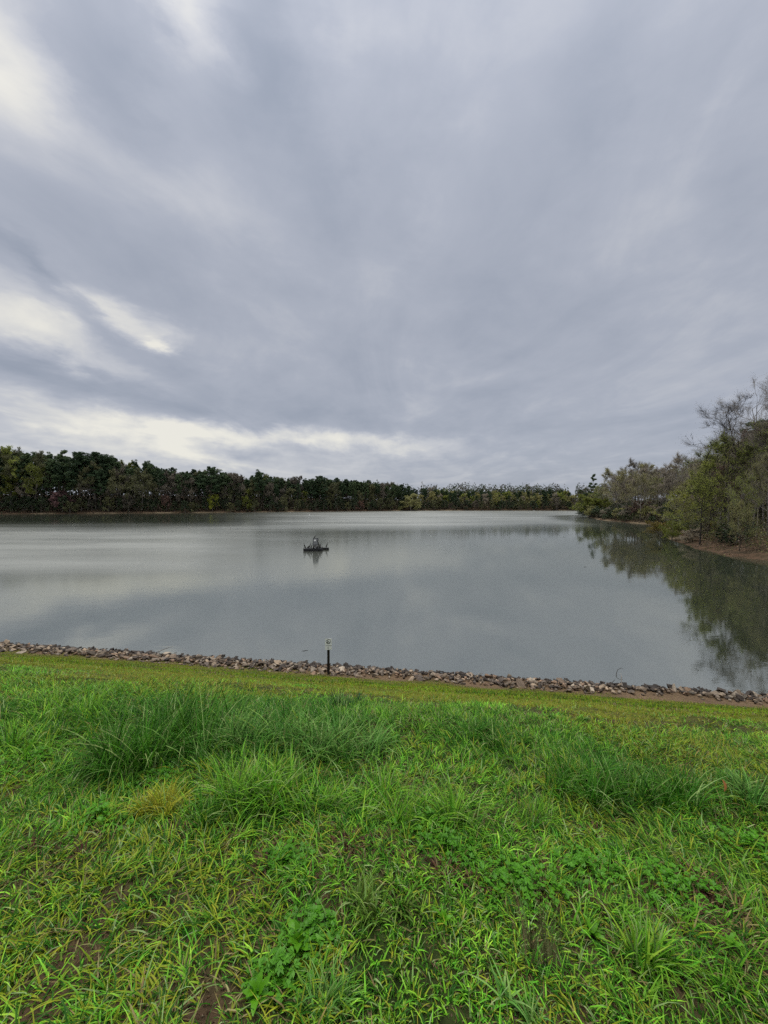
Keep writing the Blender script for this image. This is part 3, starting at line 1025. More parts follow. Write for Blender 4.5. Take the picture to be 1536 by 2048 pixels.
def right_bank():
    random.seed(31)
    r = np.random.default_rng(15)

    def T(px, ytop, y, name, kind, k, label, leaf, bark='bark_grey', wide=1.0, group=None, cat='tree', lean=(0, 0), rz=None):
        x = at_dist(px, y)
        g = max(ground_z(x, y), 0.05)
        zt = EYE + (HZ - ytop) * y / F
        return tree(name, kind, k, x, y, zt - g, label, group, leaf, bark, wide, cat=cat, lean=lean, rz=rz, z=g)
    # the far point, left to right
    T(1187, 950, 240, 'pine_tree', 'sparse', 0, 'lone pine standing above the tip of the right-hand point', 'needles', None, .8)
    T(1186, 985, 214, 'bush', 'shrub', 0, 'bright green bush overhanging the water at tip of the point', 'leaf_bush', 'bark_grey', 1.5, cat='bush')
    T(1180, 1000, 221, 'bush', 'shrub', 1, 'dark bush hugging the water at outermost tip of the point', 'leaf_dark', 'bark_grey', 1.6, cat='bush')
    T(1203, 972, 222, 'hardwood_tree', 'green', 0, 'fresh green tree just right of the lone pine', 'leaf_spring', 'bark_grey', 1.1)
    T(1232, 935, 205, 'hardwood_tree', 'mid', 0, 'grey-green budding hardwood, first tall one along the point', 'leaf_olive', 'bark_grey', 1.1)
    T(1270, 922, 196, 'hardwood_tree', 'mid', 1, 'dark-limbed budding hardwood, tallest along the middle of the point', 'leaf_grey', 'bark_dark', 1.1)
    T(1290, 925, 185, 'hardwood_tree', 'mid', 2, 'bare-topped hardwood right beside the tallest one of the point', 'leaf_olive', 'bark_grey', 1.0)
    T(1322, 930, 172, 'hardwood_tree', 'mid', 0, 'pale twiggy hardwood behind the lime green waterside tree', 'leaf_grey', 'bark_grey', 1.1)
    T(1362, 912, 150, 'hardwood_tree', 'mid', 1, 'fan-shaped bare hardwood against sky left of the green-tufted tree', 'leaf_grey', 'bark_grey', 1.0)
    T(1385, 908, 140, 'hardwood_tree', 'tall', 0, 'wispy pale hardwood against sky behind the green-tufted tree', 'leaf_olive', 'bark_grey', .9)
    # filler on the point
    spots = []
    for s in range(44):
        px = r.uniform(1195, 1420)
        y = r.uniform(150, 225)
        x = at_dist(px, y)
        d = float(lake_sd(np.array([x]), np.array([y]))[0])
        if d < 3 or d > 55:
            continue
        ytop = np.interp(px, [1170, 1230, 1270, 1330, 1400, 1440], [978, 942, 926, 930, 912, 890]) + r.uniform(2, 26)
        lf = r.choice(['leaf_olive', 'leaf_grey', 'leaf_spring', 'leaf_grey'])
        nm = {'leaf_olive': 'olive budding', 'leaf_grey': 'bare brownish', 'leaf_spring': 'light green'}[lf]
        T(px, ytop, y, 'hardwood_tree', ('mid', 'slim')[s % 2], s, f'{("spreading", "slender")[s % 2]} {nm} hardwood crowded {"far out" if y > 190 else "midway"} along the right-hand point', lf, 'bark_grey', r.uniform(.9, 1.15),
          f'{("spreading", "slender")[s % 2]} {nm} hardwoods {"far out" if y > 190 else "midway"} on the right-hand point')
    for s in range(16):
        px = 1178 + s * 11 + r.uniform(-4, 4)
        y = float(np.interp(px, [1178, 1200, 1260, 1320, 1360], [214, 188, 160, 146, 138])) + r.uniform(2, 7)
        lf = ['leaf_dark', 'leaf_olive', 'leaf_dark', 'leaf_grey', 'leaf_red'][s % 5]
        nm = {'leaf_olive': 'olive', 'leaf_grey': 'brown twiggy', 'leaf_dark': 'dark evergreen', 'leaf_red': 'reddish'}[lf]
        T(px, float(r.uniform(1004, 1018)), y, 'bush', 'shrub', s, f'low {nm} bush on the waterline of the right-hand point', lf, 'bark_dark', 1.5,
          f'{nm} bushes on the right-hand point', cat='bush')
    # the near bank
    T(1360, 978, 84, 'waterside_tree', 'green', 1, 'lime green tree leaning over the water on near right bank', 'leaf_lime', 'bark_grey', 1.1, lean=(0, -.08))
    T(1322, 1035, 90, 'bush', 'shrub', 0, 'orange-tinged bush trailing into the water below lime green tree', 'leaf_orange', 'bark_grey', 1.1, cat='bush', lean=(0, -.2))
    T(1345, 1040, 83, 'bush', 'shrub', 1, 'yellow-green bush hanging over the water under lime green tree', 'leaf_bush', 'bark_grey', 1.1, cat='bush', lean=(0, -.2))
    T(1401, 925, 71, 'waterside_tree', 'green', 0, 'dark-trunked tree with yellow-green tuft on top at the bank corner', 'leaf_spring', 'bark_dark', .7)
    T(1378, 962, 88, 'hardwood_tree', 'green', 1, 'grey-green budding tree behind the bank corner', 'leaf_olive', 'bark_dark', 1.1)
    T(1417, 900, 84, 'hardwood_tree', 'slim', 1, 'dark slender tree with straight trunk right of the bank corner', 'leaf_olive', 'bark_dark', .9)
    T(1440, 885, 96, 'hardwood_tree', 'tall', 1, 'bare arching hardwood left of the tall skyline tree', 'leaf_grey', 'bark_grey', 1.1)
    T(1495, 792, 79, 'hardwood_tree', 'tall', 0, 'tallest bare hardwood with forked crown against the right sky', 'leaf_grey', 'bark_dark', 1.25)
    T(1545, 772, 74, 'hardwood_tree', 'tall', 1, 'bare hardwood cut by the right edge of the picture', 'leaf_grey', 'bark_grey', 1.1)
    T(1520, 842, 92, 'pine_tree', 'pine', 1, 'dark pine behind the tallest bare hardwood', 'needles_dark', None, 1.15)
    T(1556, 850, 84, 'pine_tree', 'pine', 0, 'dark pine at the right edge behind bare branches', 'needles_dark', None, 1.1)
    T(1478, 905, 100, 'evergreen_tree', 'pine', 3, 'ragged dark pine low behind the tall skyline tree', 'needles_dark', None, 1.3)
    T(1458, 925, 78, 'hardwood_tree', 'mid', 0, 'reddish brown budding tree under the tall skyline tree', 'leaf_red', 'bark_grey', 1.0)
    T(1475, 955, 66, 'hardwood_tree', 'green', 0, 'yellow-green sapling before the pale trunk on near right bank', 'leaf_spring', 'bark_grey', .7)
    T(1514, 915, 68, 'hardwood_tree', 'slim', 0, 'pale-trunked slim tree on the brown slope at right', 'leaf_spring', 'bark_pale', .7)
    T(1536, 900, 66, 'hardwood_tree', 'mid', 2, 'olive-leafed tree on brown slope at the right edge', 'leaf_olive', 'bark_grey', .8)
    T(1481, 1000, 59.5, 'waterside_tree', 'green', 1, 'small mossy-trunked tree at the water on an undercut root ball', 'leaf_olive', 'bark_dark', .7)
    T(1446, 1050, 68, 'evergreen_bush', 'evergreen', 0, 'dense dark evergreen bush on the brown bank', 'leaf_dark', 'bark_dark', 1.5, cat='bush')
    T(1463, 1058, 64, 'evergreen_bush', 'evergreen', 1, 'smaller glossy evergreen bush next to the dense one', 'leaf_dark', 'bark_dark', 1.5, cat='bush')
    T(1500, 1058, 70, 'bush', 'shrub', 1, 'yellow-green bush on the slope below the pale trunk', 'leaf_bush', 'bark_grey', 1.5, cat='bush')
    T(1385, 1052, 76, 'bush', 'shrub', 0, 'brown twiggy bush at foot of the bank-corner tree', 'leaf_grey', 'bark_dark', 1.1, cat='bush')
    T(1425, 1045, 86, 'bush', 'shrub', 1, 'orange-brown bush between the dark trunks', 'leaf_orange', 'bark_dark', 1.2, cat='bush')
    for s in range(38):
        px = r.uniform(1385, 1640)
        y = r.uniform(72, 140)
        x = at_dist(px, y)
        d = float(lake_sd(np.array([x]), np.array([y]))[0])
        if d < 5 or d > 60:
            continue
        ytop = np.interp(px, [1385, 1440, 1470, 1536, 1640], [935, 885, 855, 835, 825]) + r.uniform(0, 60)
        lf = r.choice(['leaf_olive', 'leaf_grey', 'leaf_spring', 'leaf_olive', 'leaf_spring', 'leaf_red'], p=[.25, .25, .2, .1, .12, .08])
        nm = {'leaf_olive': 'olive budding', 'leaf_grey': 'bare brownish', 'leaf_spring': 'light green', 'leaf_red': 'rusty budding'}[lf]
        T(px, ytop, y, 'hardwood_tree', ('slim', 'mid', 'slim', 'green')[s % 4], s, f'{("slender", "spreading", "slender", "bushy")[s % 4]} {nm} tree {"deep" if y > 105 else "forward"} in the wood of the near right bank', lf, 'bark_dark' if s % 2 else 'bark_grey',
          r.uniform(.8, 1.1), f'{("slender", "spreading", "slender", "bushy")[s % 4]} {nm} trees {"deep" if y > 105 else "forward"} in the near right wood')


right_bank()


def underbrush(name, label, pts, seed, width, hmin, hmax, n, size, cols, off=.8):
    """low tangled growth that reads as one mass"""
    r = np.random.default_rng(seed)
    pts = np.asarray(pts, float)
    seg = np.diff(pts, axis=0); ln = np.hypot(seg[:, 0], seg[:, 1])
    i = r.choice(len(seg), n, p=ln / ln.sum())
    f = r.random(n)[:, None]
    nrm = np.stack([-seg[:, 1], seg[:, 0]], 1) / ln[:, None]
    p = pts[i] + seg[i] * f + nrm[i] * (r.random(n) ** 1.3 * width + off)[:, None]
    x, y = p[:, 0], p[:, 1]
    sd_ = lake_sd(x, y)
    ok = sd_ > .6
    x, y = x[ok], y[ok]
    g = h_land(x, y)
    hh = hmin + (hmax - hmin) * fbm(x, y, .16, seed, 3) * 1.3
    z = g + r.random(len(x)) ** .8 * hh
    m = leaf_mat(name + ' leaves', (.1, .1, .05), attr=True, trans=.2)
    me = leaf_quads(np.stack([x, y, z], 1), size, r, name, m, elong=1.6)
    c = np.array(cols)[np.minimum((fbm(x, y, .12, seed + 2, 3) * 1.5 * len(cols) * .9).astype(int), len(cols) - 1)]
    c = c * r.uniform(.6, 1.3, (len(x), 1))
    a = me.color_attributes.new('Col', 'FLOAT_COLOR', 'POINT')
    c4 = np.ones((len(x) * 4, 4), np.float32); c4[:, :3] = np.repeat(c, 4, 0)
    a.data.foreach_set('color', c4.ravel())
    tag(link(name, me), label, 'underbrush', None, 'stuff')


DARK = [(.045, .065, .025), (.085, .08, .045), (.05, .075, .03), (.10, .085, .055), (.07, .09, .035)]
underbrush('underbrush', 'dark tangled undergrowth beneath the woods across the lake', LAKE[3:15], 3, 46, 2.5, 9, 48000, .56, DARK)
underbrush('distant_woodland', 'dark mass of woodland deep behind the far shore trees', LAKE[3:15], 6, 32, 10, 24, 60000, 1.05, DARK[:3], 24)
underbrush('underbrush', 'tangled undergrowth on the right-hand point', LAKE[16:23], 4, 34, 1.0, 5, 40000, .30, DARK)
underbrush('underbrush', 'thin undergrowth on the near right bank', [(x + 2.5, y) for x, y in LAKE[22:29]], 5, 42, .4, 3.4, 42000, .15,
           DARK + [(.16, .17, .04), (.13, .12, .06)])


def leaf_litter():
    r = np.random.default_rng(55)
    n = 26000
    x = r.uniform(46, 85, n); y = r.uniform(38, 110, n)
    d = lake_sd(x, y)
    ok = (d > .15) & (d < 26) & (r.random(n) < np.exp(-np.maximum(d, 0) / 14))
    x, y = x[ok], y[ok]
    m = leaf_mat('dead leaves', (.1, .1, .05), attr=True, trans=.1)
    me = leaf_quads(np.stack([x, y, h_land(x, y) + .03], 1), .13, r, 'leaf_litter', m, flat=.75)
    c = np.array([(.16, .095, .055), (.10, .06, .035), (.22, .15, .09), (.05, .035, .022), (.12, .14, .03)])[r.integers(0, 5, len(x))] * r.uniform(.6, 1.3, (len(x), 1))
    a = me.color_attributes.new('Col', 'FLOAT_COLOR', 'POINT')
    c4 = np.ones((len(x) * 4, 4), np.float32); c4[:, :3] = np.repeat(c, 4, 0)
    a.data.foreach_set('color', c4.ravel())
    tag(link('leaf_litter', me), 'brown fallen leaves strewn over the near right bank', 'leaf litter', None, 'stuff')


leaf_litter()


# ------------------------------------------------------------------ grass
SPOTS = []     # (x, y, radius, extra height): where the turf grows long


def spot(px, py, wpx, h):
    p = pix_ground(px, py)
    SPOTS.append((p.x, p.y, wpx / F * p.y * .5, h))


for a in ((300, 1500, 260, .17), (440, 1470, 260, .20), (580, 1460, 260, .18), (690, 1480, 220, .14), (180, 1440, 240, .10), (60, 1420, 200, .09),
          (560, 1590, 200, .10), (700, 1600, 220, .10), (1230, 1560, 240, .10), (960, 1480, 160, .09), (1490, 1590, 160, .08), (860, 1620, 180, .07),
          (480, 1430, 300, .12), (350, 1440, 250, .14), (640, 1420, 200, .10)):
    spot(*a)
def blades(P, L, Wd, az, lean, curl, col, segs, tipcol=None):
    n = len(P)
    pos = P.astype(np.float64).copy()
    sidea = az + np.pi / 2 + rng.normal(size=n) * .5
    side = np.stack([np.cos(sidea), np.sin(sidea), np.zeros(n)], 1)
    hd = np.stack([np.cos(az), np.sin(az), np.zeros(n)], 1)
    vs, cs = [], []
    tc = col if tipcol is None else tipcol
    for k in range(segs + 1):
        t = k / segs
        w = (Wd * (1 - t ** 1.6) * .5)[:, None]
        cc = col * (1 - t) + tc * t
        if k < segs:
            vs += [pos - side * w, pos + side * w]
            cs += [cc, cc]
        else:
            vs.append(pos.copy()); cs.append(cc)
        th = lean + curl * (t + .5 / segs)
        st = (L / segs)[:, None]
        pos = pos + hd * (np.sin(th)[:, None] * st)
        pos[:, 2] += np.cos(th) * L / segs
    m = 2 * segs + 1
    V = np.stack(vs, 1).reshape(-1, 3); C = np.stack(cs, 1).reshape(-1, 3)
    b = (np.arange(n) * m)[:, None]
    Q = [np.concatenate([b + 2 * k, b + 2 * k + 1, b + 2 * k + 3, b + 2 * k + 2], 1) for k in range(segs - 1)]
    Q = np.concatenate(Q) if Q else np.zeros((0, 4), int)
    T = np.concatenate([b + 2 * segs - 2, b + 2 * segs - 1, b + 2 * segs], 1)
    return V, T, Q, C


def pick_col(n, pal, jitter=.2):
    pal = np.asarray(pal)
    c = pal[rng.integers(0, len(pal), n)]
    return c * rng.uniform(1 - jitter, 1 + jitter, (n, 1)) * rng.uniform(1 - jitter * .4, 1 + jitter * .4, (n, 3))


GREENS = [(.135, .37, .024), (.185, .42, .032), (.088, .29, .022), (.23, .44, .038), (.155, .38, .028)]
DEEP = [(.032, .125, .010), (.046, .165, .012), (.062, .21, .015), (.085, .25, .020)]
YELLOWS = [(.28, .37, .024), (.31, .35, .032), (.24, .37, .022)]
STRAW = [(.30, .26, .10), (.23, .19, .08), (.34, .30, .13)]
OLIVE = [(.175, .215, .016), (.21, .24, .020), (.13, .185, .014), (.24, .215, .030)]


def scatter(u0, u1, dens, wide=1.03, pad=2.3):
    """random points on the dam face between two distances, as far sideways as one could see"""
    area_fn = lambda u: 2 * (wide * u + pad)
    N = int(dens * (area_fn(u0) + area_fn(u1)) / 2 * (u1 - u0))
    u = u0 + (u1 - u0) * rng.random(N)
    keep = rng.random(N) < area_fn(u) / area_fn(u1)
    u = u[keep]
    N2 = len(u)
    # sideways reach measured from the camera's axis
    t = (rng.random(N2) * 2 - 1) * (wide * u + pad) - .32 * u
    t = t * 1.0
    x = t * TX + u * NX; y = t * TY + u * NY
    return x, y, u


def long_map(x, y):
    h = np.zeros(len(x))
    for sx, sy, sr, sh in SPOTS:
        h = np.maximum(h, sh * np.exp(-((x - sx) ** 2 + (y - sy) ** 2) / (sr * sr) * .9))
    return h


def build_turf():
    parts = []

    def band(u0, u1, dens, segs, L0, L1, w0, w1):
        cx, cy, cu = scatter(u0, u1, dens / 9.0)
        nc = len(cx)
        cid = rng.integers(0, nc, nc * 9)
        N = len(cid)
        crad = rng.uniform(.010, .034, nc) * (1 + .12 * cu)
        ca = rng.uniform(0, 6.283, N); cr = np.sqrt(rng.random(N)) * crad[cid]
        x = cx[cid] + np.cos(ca) * cr; y = cy[cid] + np.sin(ca) * cr; u = cu[cid]
        clen = rng.uniform(.6, 1.45, nc)[cid]; chue = rng.random(nc)[cid]
        n1 = fbm(x, y, 2.2, 31, 3); n2 = fbm(x, y, .8, 41, 3); n3 = fbm(x, y, 5.0, 51, 2)
        b = bare_map(x, y)
        keep = rng.random(len(x)) < np.clip(1.3 - 1.3 * b - .65 * sstep(.55, .72, n3), .06, 1)
        x, y, u, n1, n2, n3, clen, chue, ca, cid = [q[keep] for q in (x, y, u, n1, n2, n3, clen, chue, ca, cid)]
        n = len(x)
        z = h_dam(x, y) - .004
        lm = long_map(x, y) * (1 - sstep(3.5, 4.3, u + (n1 - .5)))
        L = rng.uniform(L0, L1, n) * (.55 + .9 * n1) * clen + lm * rng.uniform(.35, 1.25, n)
        Wd = rng.uniform(w0, w1, n) * (1 + lm * 2)
        flow = (fbm(x, y, .9, 61, 3) * 4 * np.pi)
        az = np.where(rng.random(n) < .6, ca, flow + rng.normal(size=n) * .6)
        lean = np.abs(rng.normal(size=n) * .32) + .12 + .35 * n2
        curl = rng.uniform(.3, 2.0, n)
        g5 = np.asarray(GREENS)
        c = g5[(chue * len(g5)).astype(int)] * rng.uniform(.75, 1.25, (n, 1)) * rng.uniform(.92, 1.08, (n, 3))
        c = c * np.exp(((chue * 13.7) % 1.0 - .5) * .9)[:, None]
        c = c * (.55 + .95 * fbm(x, y, 1.7, 71, 3))[:, None]
        lg = rng.random(n) < np.clip(lm * 8.5, 0, .92)
        c[lg] = pick_col(lg.sum(), DEEP, .3)
        yel = (~lg) & (((chue * 7.3) % 1.0) < np.clip(.16 + 1.3 * (n2 - .45), .03, .6))
        c[yel] = pick_col(yel.sum(), YELLOWS)
        pale = rng.random(n) < .10
        c[pale] = pick_col(pale.sum(), [(.30, .42, .16), (.24, .38, .12)])
        dk = rng.random(n) < .29
        c[dk] = pick_col(dk.sum(), [(.022, .10, .006), (.035, .13, .008)])
        st = rng.random(n) < np.where(b[keep] > .3, .30, .03)
        c[st] = pick_col(st.sum(), STRAW)
        dead = rng.random(n) < .07 + .18 * sstep(.5, .68, fbm(x, y, 2.6, 81, 3))
        c[dead] = pick_col(dead.sum(), STRAW) * rng.uniform(.35, .9, (dead.sum(), 1))
        lean = np.where(dead, rng.uniform(1.0, 1.5, n), lean); curl = np.where(dead, rng.uniform(0, .4, n), curl)
        ko = (sstep(3.3, 6.2, u + (n2 - .5) * 4.5) * .88)
        ol = rng.random(n) < ko
        c[ol] = pick_col(ol.sum(), OLIVE)
        tip = c * np.where(rng.random((n, 1)) < .15, np.array([[1.25, 1.08, 1.0]]), 1.0)
        L = L * (1 - .45 * sstep(3.6, 5.0, u))
        return blades(np.stack([x, y, z], 1), L, Wd, az, lean, curl, c, segs, tip)
    parts.append(band(.35, 2.4, 9800, 3, .038, .092, .0042, .0088))
    parts.append(band(2.4, 4.2, 7000, 3, .040, .095, .0042, .0082))
    parts.append(band(4.2, 7.5, 2050, 2, .05, .11, .007, .012))
    def mat_layer(u0, u1, dens):
        x, y, u = scatter(u0, u1, dens)
        b = bare_map(x, y)
        keep = rng.random(len(x)) < np.clip(1.0 - .75 * b, .2, 1)
        x, y, b = x[keep], y[keep], b[keep]
        n = len(x)
        c = pick_col(n, [(.06, .20, .008), (.10, .28, .012), (.14, .22, .015), (.035, .12, .006), (.16, .12, .05)], .3)
        br = rng.random(n) < np.clip(b * 1.2, .06, .7)
        c[br] = pick_col(br.sum(), [(.12, .075, .04), (.07, .045, .025), (.22, .17, .08)], .3)
        return blades(np.stack([x, y, h_dam(x, y) - .002], 1), rng.uniform(.012, .040, n), rng.uniform(.004, .010, n), rng.uniform(0, 6.283, n),
                      rng.uniform(.3, 1.4, n), rng.uniform(.2, 1.2, n), c, 1)
    parts.append(mat_layer(.35, 2.4, 6500))
    parts.append(mat_layer(2.4, 4.2, 5000))
    off = 0
    Vs, Ts, Qs, Cs = [], [], [], []
    for V, T, Q, C in parts:
        Vs.append(V); Ts.append(T + off); Qs.append(Q + off); Cs.append(C); off += len(V)
    o = link('grass', np_mesh('grass', np.concatenate(Vs), np.concatenate(Ts), np.concatenate(Qs), M['grass'], np.concatenate(Cs)))
    tag(o, 'mixed green grass covering the top of the bank', 'grass', None, 'stuff')
    # mown lawn on the slope
    V, T, Q, C = None, None, None, None
    x, y, u = scatter(7.2, 17.4, 540)
    n2 = fbm(x, y, .7, 43, 3); n4 = fbm(x * .7, y * 1.3, 1.1, 47, 4)
    tside = x * TX + y * TY
    keep = rng.random(len(x)) < np.clip(1.1 - 1.2 * sstep(15.2, 16.8, u + (n2 - .5) * 3.0 + (n4 - .5) * 1.5 + .035 * (tside - 6)), 0.03, 1)
    x, y, u, n2, n4 = [q[keep] for q in (x, y, u, n2, n4)]
    n = len(x)
    L = rng.uniform(.03, .075, n) * (.3 + 1.5 * n4)
    c = pick_col(n, OLIVE, .25)
    g = rng.random(n) < np.clip(.6 - sstep(7, 14, u + (n2 - .5) * 7) * .5, 0, 1) * .8
    c[g] = pick_col(g.sum(), [(.16, .34, .008), (.22, .36, .012)], .2)
    dk = rng.random(n) < sstep(.5, .64, n4) * .75
    c[dk] *= np.array((.40, .52, .7))
    bn = rng.random(n) < sstep(.52, .66, fbm(x, y, .6, 99, 3)) * .5
    c[bn] = pick_col(bn.sum(), STRAW) * .65
    Vv = blades(np.stack([x, y, h_dam(x, y) - .004], 1), L, rng.uniform(.014, .025, n), rng.uniform(0, 6.28, n),
                rng.uniform(.2, .8, n), rng.uniform(.2, 1.0, n), c, 2)
    o = link('lawn_grass', np_mesh('lawn_grass', Vv[0], Vv[1], Vv[2], M['grass'], Vv[3]))
    tag(o, 'short olive lawn on the slope above the stones', 'grass', None, 'stuff')


build_turf()


def tuft(px, py, wpx, hpx, n, label, pal=GREENS, name='grass_tuft', wd=(.0055, .0105), curl=(.2, 2.1), group=None, droop=.5):
    p = pix_ground(px, py)
    pm = F / p.y
    rad = wpx / pm * .5
    H = hpx / pm * 1.16
    ns = max(3, n // 45)
    sa = rng.uniform(0, 6.283, ns); sr = rad * .75 * np.sqrt(rng.random(ns)); sh = rng.uniform(.55, 1.15, ns)
    sid = rng.integers(0, ns, n)
    a = rng.uniform(0, 6.283, n)
    rr = rad * .22 * np.sqrt(rng.random(n))
    x = p.x + np.cos(sa[sid]) * sr[sid] * 1.25 + np.cos(a) * rr; y = p.y + np.sin(sa[sid]) * sr[sid] * .7 + np.sin(a) * rr
    z = h_dam(x, y) - .005
    L = H * rng.uniform(.45, 1.35, n) * sh[sid]
    az = np.where(rng.random(n) < .55, a, rng.uniform(0, 6.283, ns)[sid] + rng.normal(size=n) * .5)
    lean = .05 + droop * rng.random(n) ** 1.4 * rng.uniform(.3, 1.5, n)
    c = pick_col(n, pal, .3)
    pale = rng.random(n) < .16
    c[pale] = pick_col(pale.sum(), [(.30, .43, .15), (.22, .38, .10)])
    dk = rng.random(n) < .2
    c[dk] *= .42
    V, T, Q, C = blades(np.stack([x, y, z], 1) - np.array(p), L, rng.uniform(*wd, n), az, lean, rng.uniform(*curl, n), c, 5, c * np.array((1.15, 1.05, 1.0)))
    o = link(name, np_mesh(name, V, T, Q, M['grass'], C))
    o.location = p
    tag(o, label, 'grass tuft', group)
    return o


BLUE = [(.10, .27, .050), (.14, .33, .065), (.19, .38, .085)]
tuft(300, 1525, 240, 109, 868, 'largest dark green grass tuft with a shaded hollow, left of middle', DEEP)
tuft(395, 1470, 200, 92, 588, 'tall upright grass tuft just behind the largest dark tuft', DEEP)
tuft(480, 1500, 200, 75, 420, 'silvery drooping grass tuft right of the largest dark tuft', BLUE, droop=.8)
tuft(590, 1480, 230, 70, 480, 'wide drooping grass tuft on the crest left of the sign', BLUE, droop=.8)
tuft(690, 1500, 170, 70, 350, 'drooping grass tuft on the crest below the sign', BLUE, droop=.7)
tuft(545, 1615, 190, 97, 672, 'bright green spiky grass tuft in the middle foreground', GREENS)
tuft(440, 1640, 120, 60, 230, 'low splayed grass tuft left of the bright spiky tuft', DEEP, droop=.9)
tuft(735, 1625, 220, 75, 480, 'broad grass tuft right of the bright spiky tuft', GREENS, droop=.8)
tuft(900, 1640, 150, 70, 260, 'grass tuft with long arching blades right of centre', GREENS, droop=.8)
tuft(1070, 1650, 120, 75, 110, 'sparse pale grass tuft left of the wide right-hand tuft', GREENS, wd=(.003, .006))
tuft(1170, 1580, 170, 71, 588, 'left half of the wide deep green tuft on the right', DEEP)
tuft(1310, 1595, 190, 63, 588, 'right half of the wide deep green tuft on the right', DEEP)
tuft(960, 1480, 130, 42, 260, 'small dark tuft on the crest right of centre', DEEP)
tuft(690, 1415, 60, 34, 200, 'small very dark tuft on the slope edge near the sign', [(.03, .085, .03), (.04, .10, .035)])
tuft(1500, 1600, 110, 55, 220, 'bluish green tuft near the right edge', BLUE)
tuft(60, 1500, 170, 50, 300, 'low green tuft at the left edge of bank', GREENS, droop=.9)
tuft(150, 1430, 220, 50, 420, 'grass tuft on the crest at far left', GREENS)
tuft(1160, 1442, 22, 16, 60, 'tiny dark tuft alone on the right part of slope', DEEP)
tuft(1108, 1440, 18, 14, 50, 'tiny dark tuft left of the lone one on the slope', DEEP)
tuft(325, 1622, 95, 52, 520, 'yellow straw-coloured grass tuft left of middle', [(.44, .44, .05), (.38, .42, .04), (.32, .42, .03)], wd=(.004, .007))
tuft(1060, 1920, 120, 170, 60, 'tall thin seeding grass stalks in right foreground', [(.18, .22, .08), (.24, .22, .11)], wd=(.0025, .004), curl=(.1, .5), droop=.25)
tuft(640, 1975, 230, 60, 160, 'long blades sprawling over bare soil at bottom centre', BLUE, droop=1.2, wd=(.004, .008))
tuft(1010, 2035, 150, 70, 70, 'wide-bladed pale tuft at the bottom right of centre', BLUE, droop=1.1, wd=(.006, .011))
tuft(1240, 1900, 200, 60, 260, 'fine bright tuft in the lower right foreground', GREENS, droop=.6)
tuft(760, 1800, 160, 50, 260, 'fresh light green tuft in lower middle', [(.14, .27, .04), (.17, .28, .05)], droop=.6)


def leaf_blade(bm, L, Wd, bend, fold=.25, wav=0.0):
    """a broad leaf lying along +x, root at the origin"""
    k = 7
    rows = []
    for i in range(k + 1):
        t = i / k
        w = Wd * .5 * (math.sin(math.pi * min(1, .06 + t * .94) ** .85) ** .8) if i < k else 0.001
        w *= 1 + wav * math.sin(i * 2.6)
        x = L * t; z = L * (math.sin(t * 1.3) * .35 - bend * t * t)
        rows.append([bm.verts.new((x, s * w, z + abs(s) * w * fold)) for s in (-1, 0, 1)])
    for a, b in zip(rows[:-1], rows[1:]):
        for j in range(2):
            bm.faces.new((a[j], a[j + 1], b[j + 1], b[j]))


M['dock'] = leaf_mat('broad weed leaf', (.11, .32, .012), .25, .35, .4)
M['herb'] = leaf_mat('herb leaf', (.085, .28, .012), .35, .35, .45)
M['dead'] = leaf_mat('dead seed heads', (.10, .05, .03), .4, .15, .7)


def broadleaf(px, py, size_px, n, label):
    p = pix_ground(px, py)
    L = size_px / F * p.y * .6
    root = tag(empty('broadleaf_weed', p, random.uniform(0, 6)), label, 'weed')
    for k in range(n):
        bm = bmesh.new()
        leaf_blade(bm, L * random.uniform(.65, 1.1), L * random.uniform(.28, .4), random.uniform(.1, .55), wav=.22)
        for v_ in bm.verts:
            v_.co += Vector((random.gauss(0, 1), random.gauss(0, 1), random.gauss(0, 1))) * L * .018
        me = bpy.data.meshes.new('leaf'); bm.to_mesh(me); bm.free()
        me.materials.append(M['dock'])
        for q in me.polygons: q.use_smooth = True
        o = link('leaf', me, root)
        o.rotation_euler = (random.uniform(-.2, .2), -random.uniform(.25, .9), k * 2.4 + random.uniform(-.3, .3))
        o.location = (0, 0, .01)


broadleaf(515, 2000, 75, 8, 'broadleaf weed rosette at the bottom left of centre')
broadleaf(600, 1895, 85, 10, 'dark broadleaf weed rosette above bare soil in lower middle')
broadleaf(1185, 1875, 50, 7, 'bright broadleaf weed in the right foreground')
broadleaf(1120, 1790, 50, 7, 'light green broadleaf weed amid herbs right of centre')
broadleaf(885, 1850, 45, 6, 'broadleaf weed in the grass below centre')
broadleaf(1350, 1620, 34, 5, 'small broadleaf weed beside the orange leaf')
broadleaf(1460, 1900, 50, 6, 'broadleaf weed near the lower right corner')


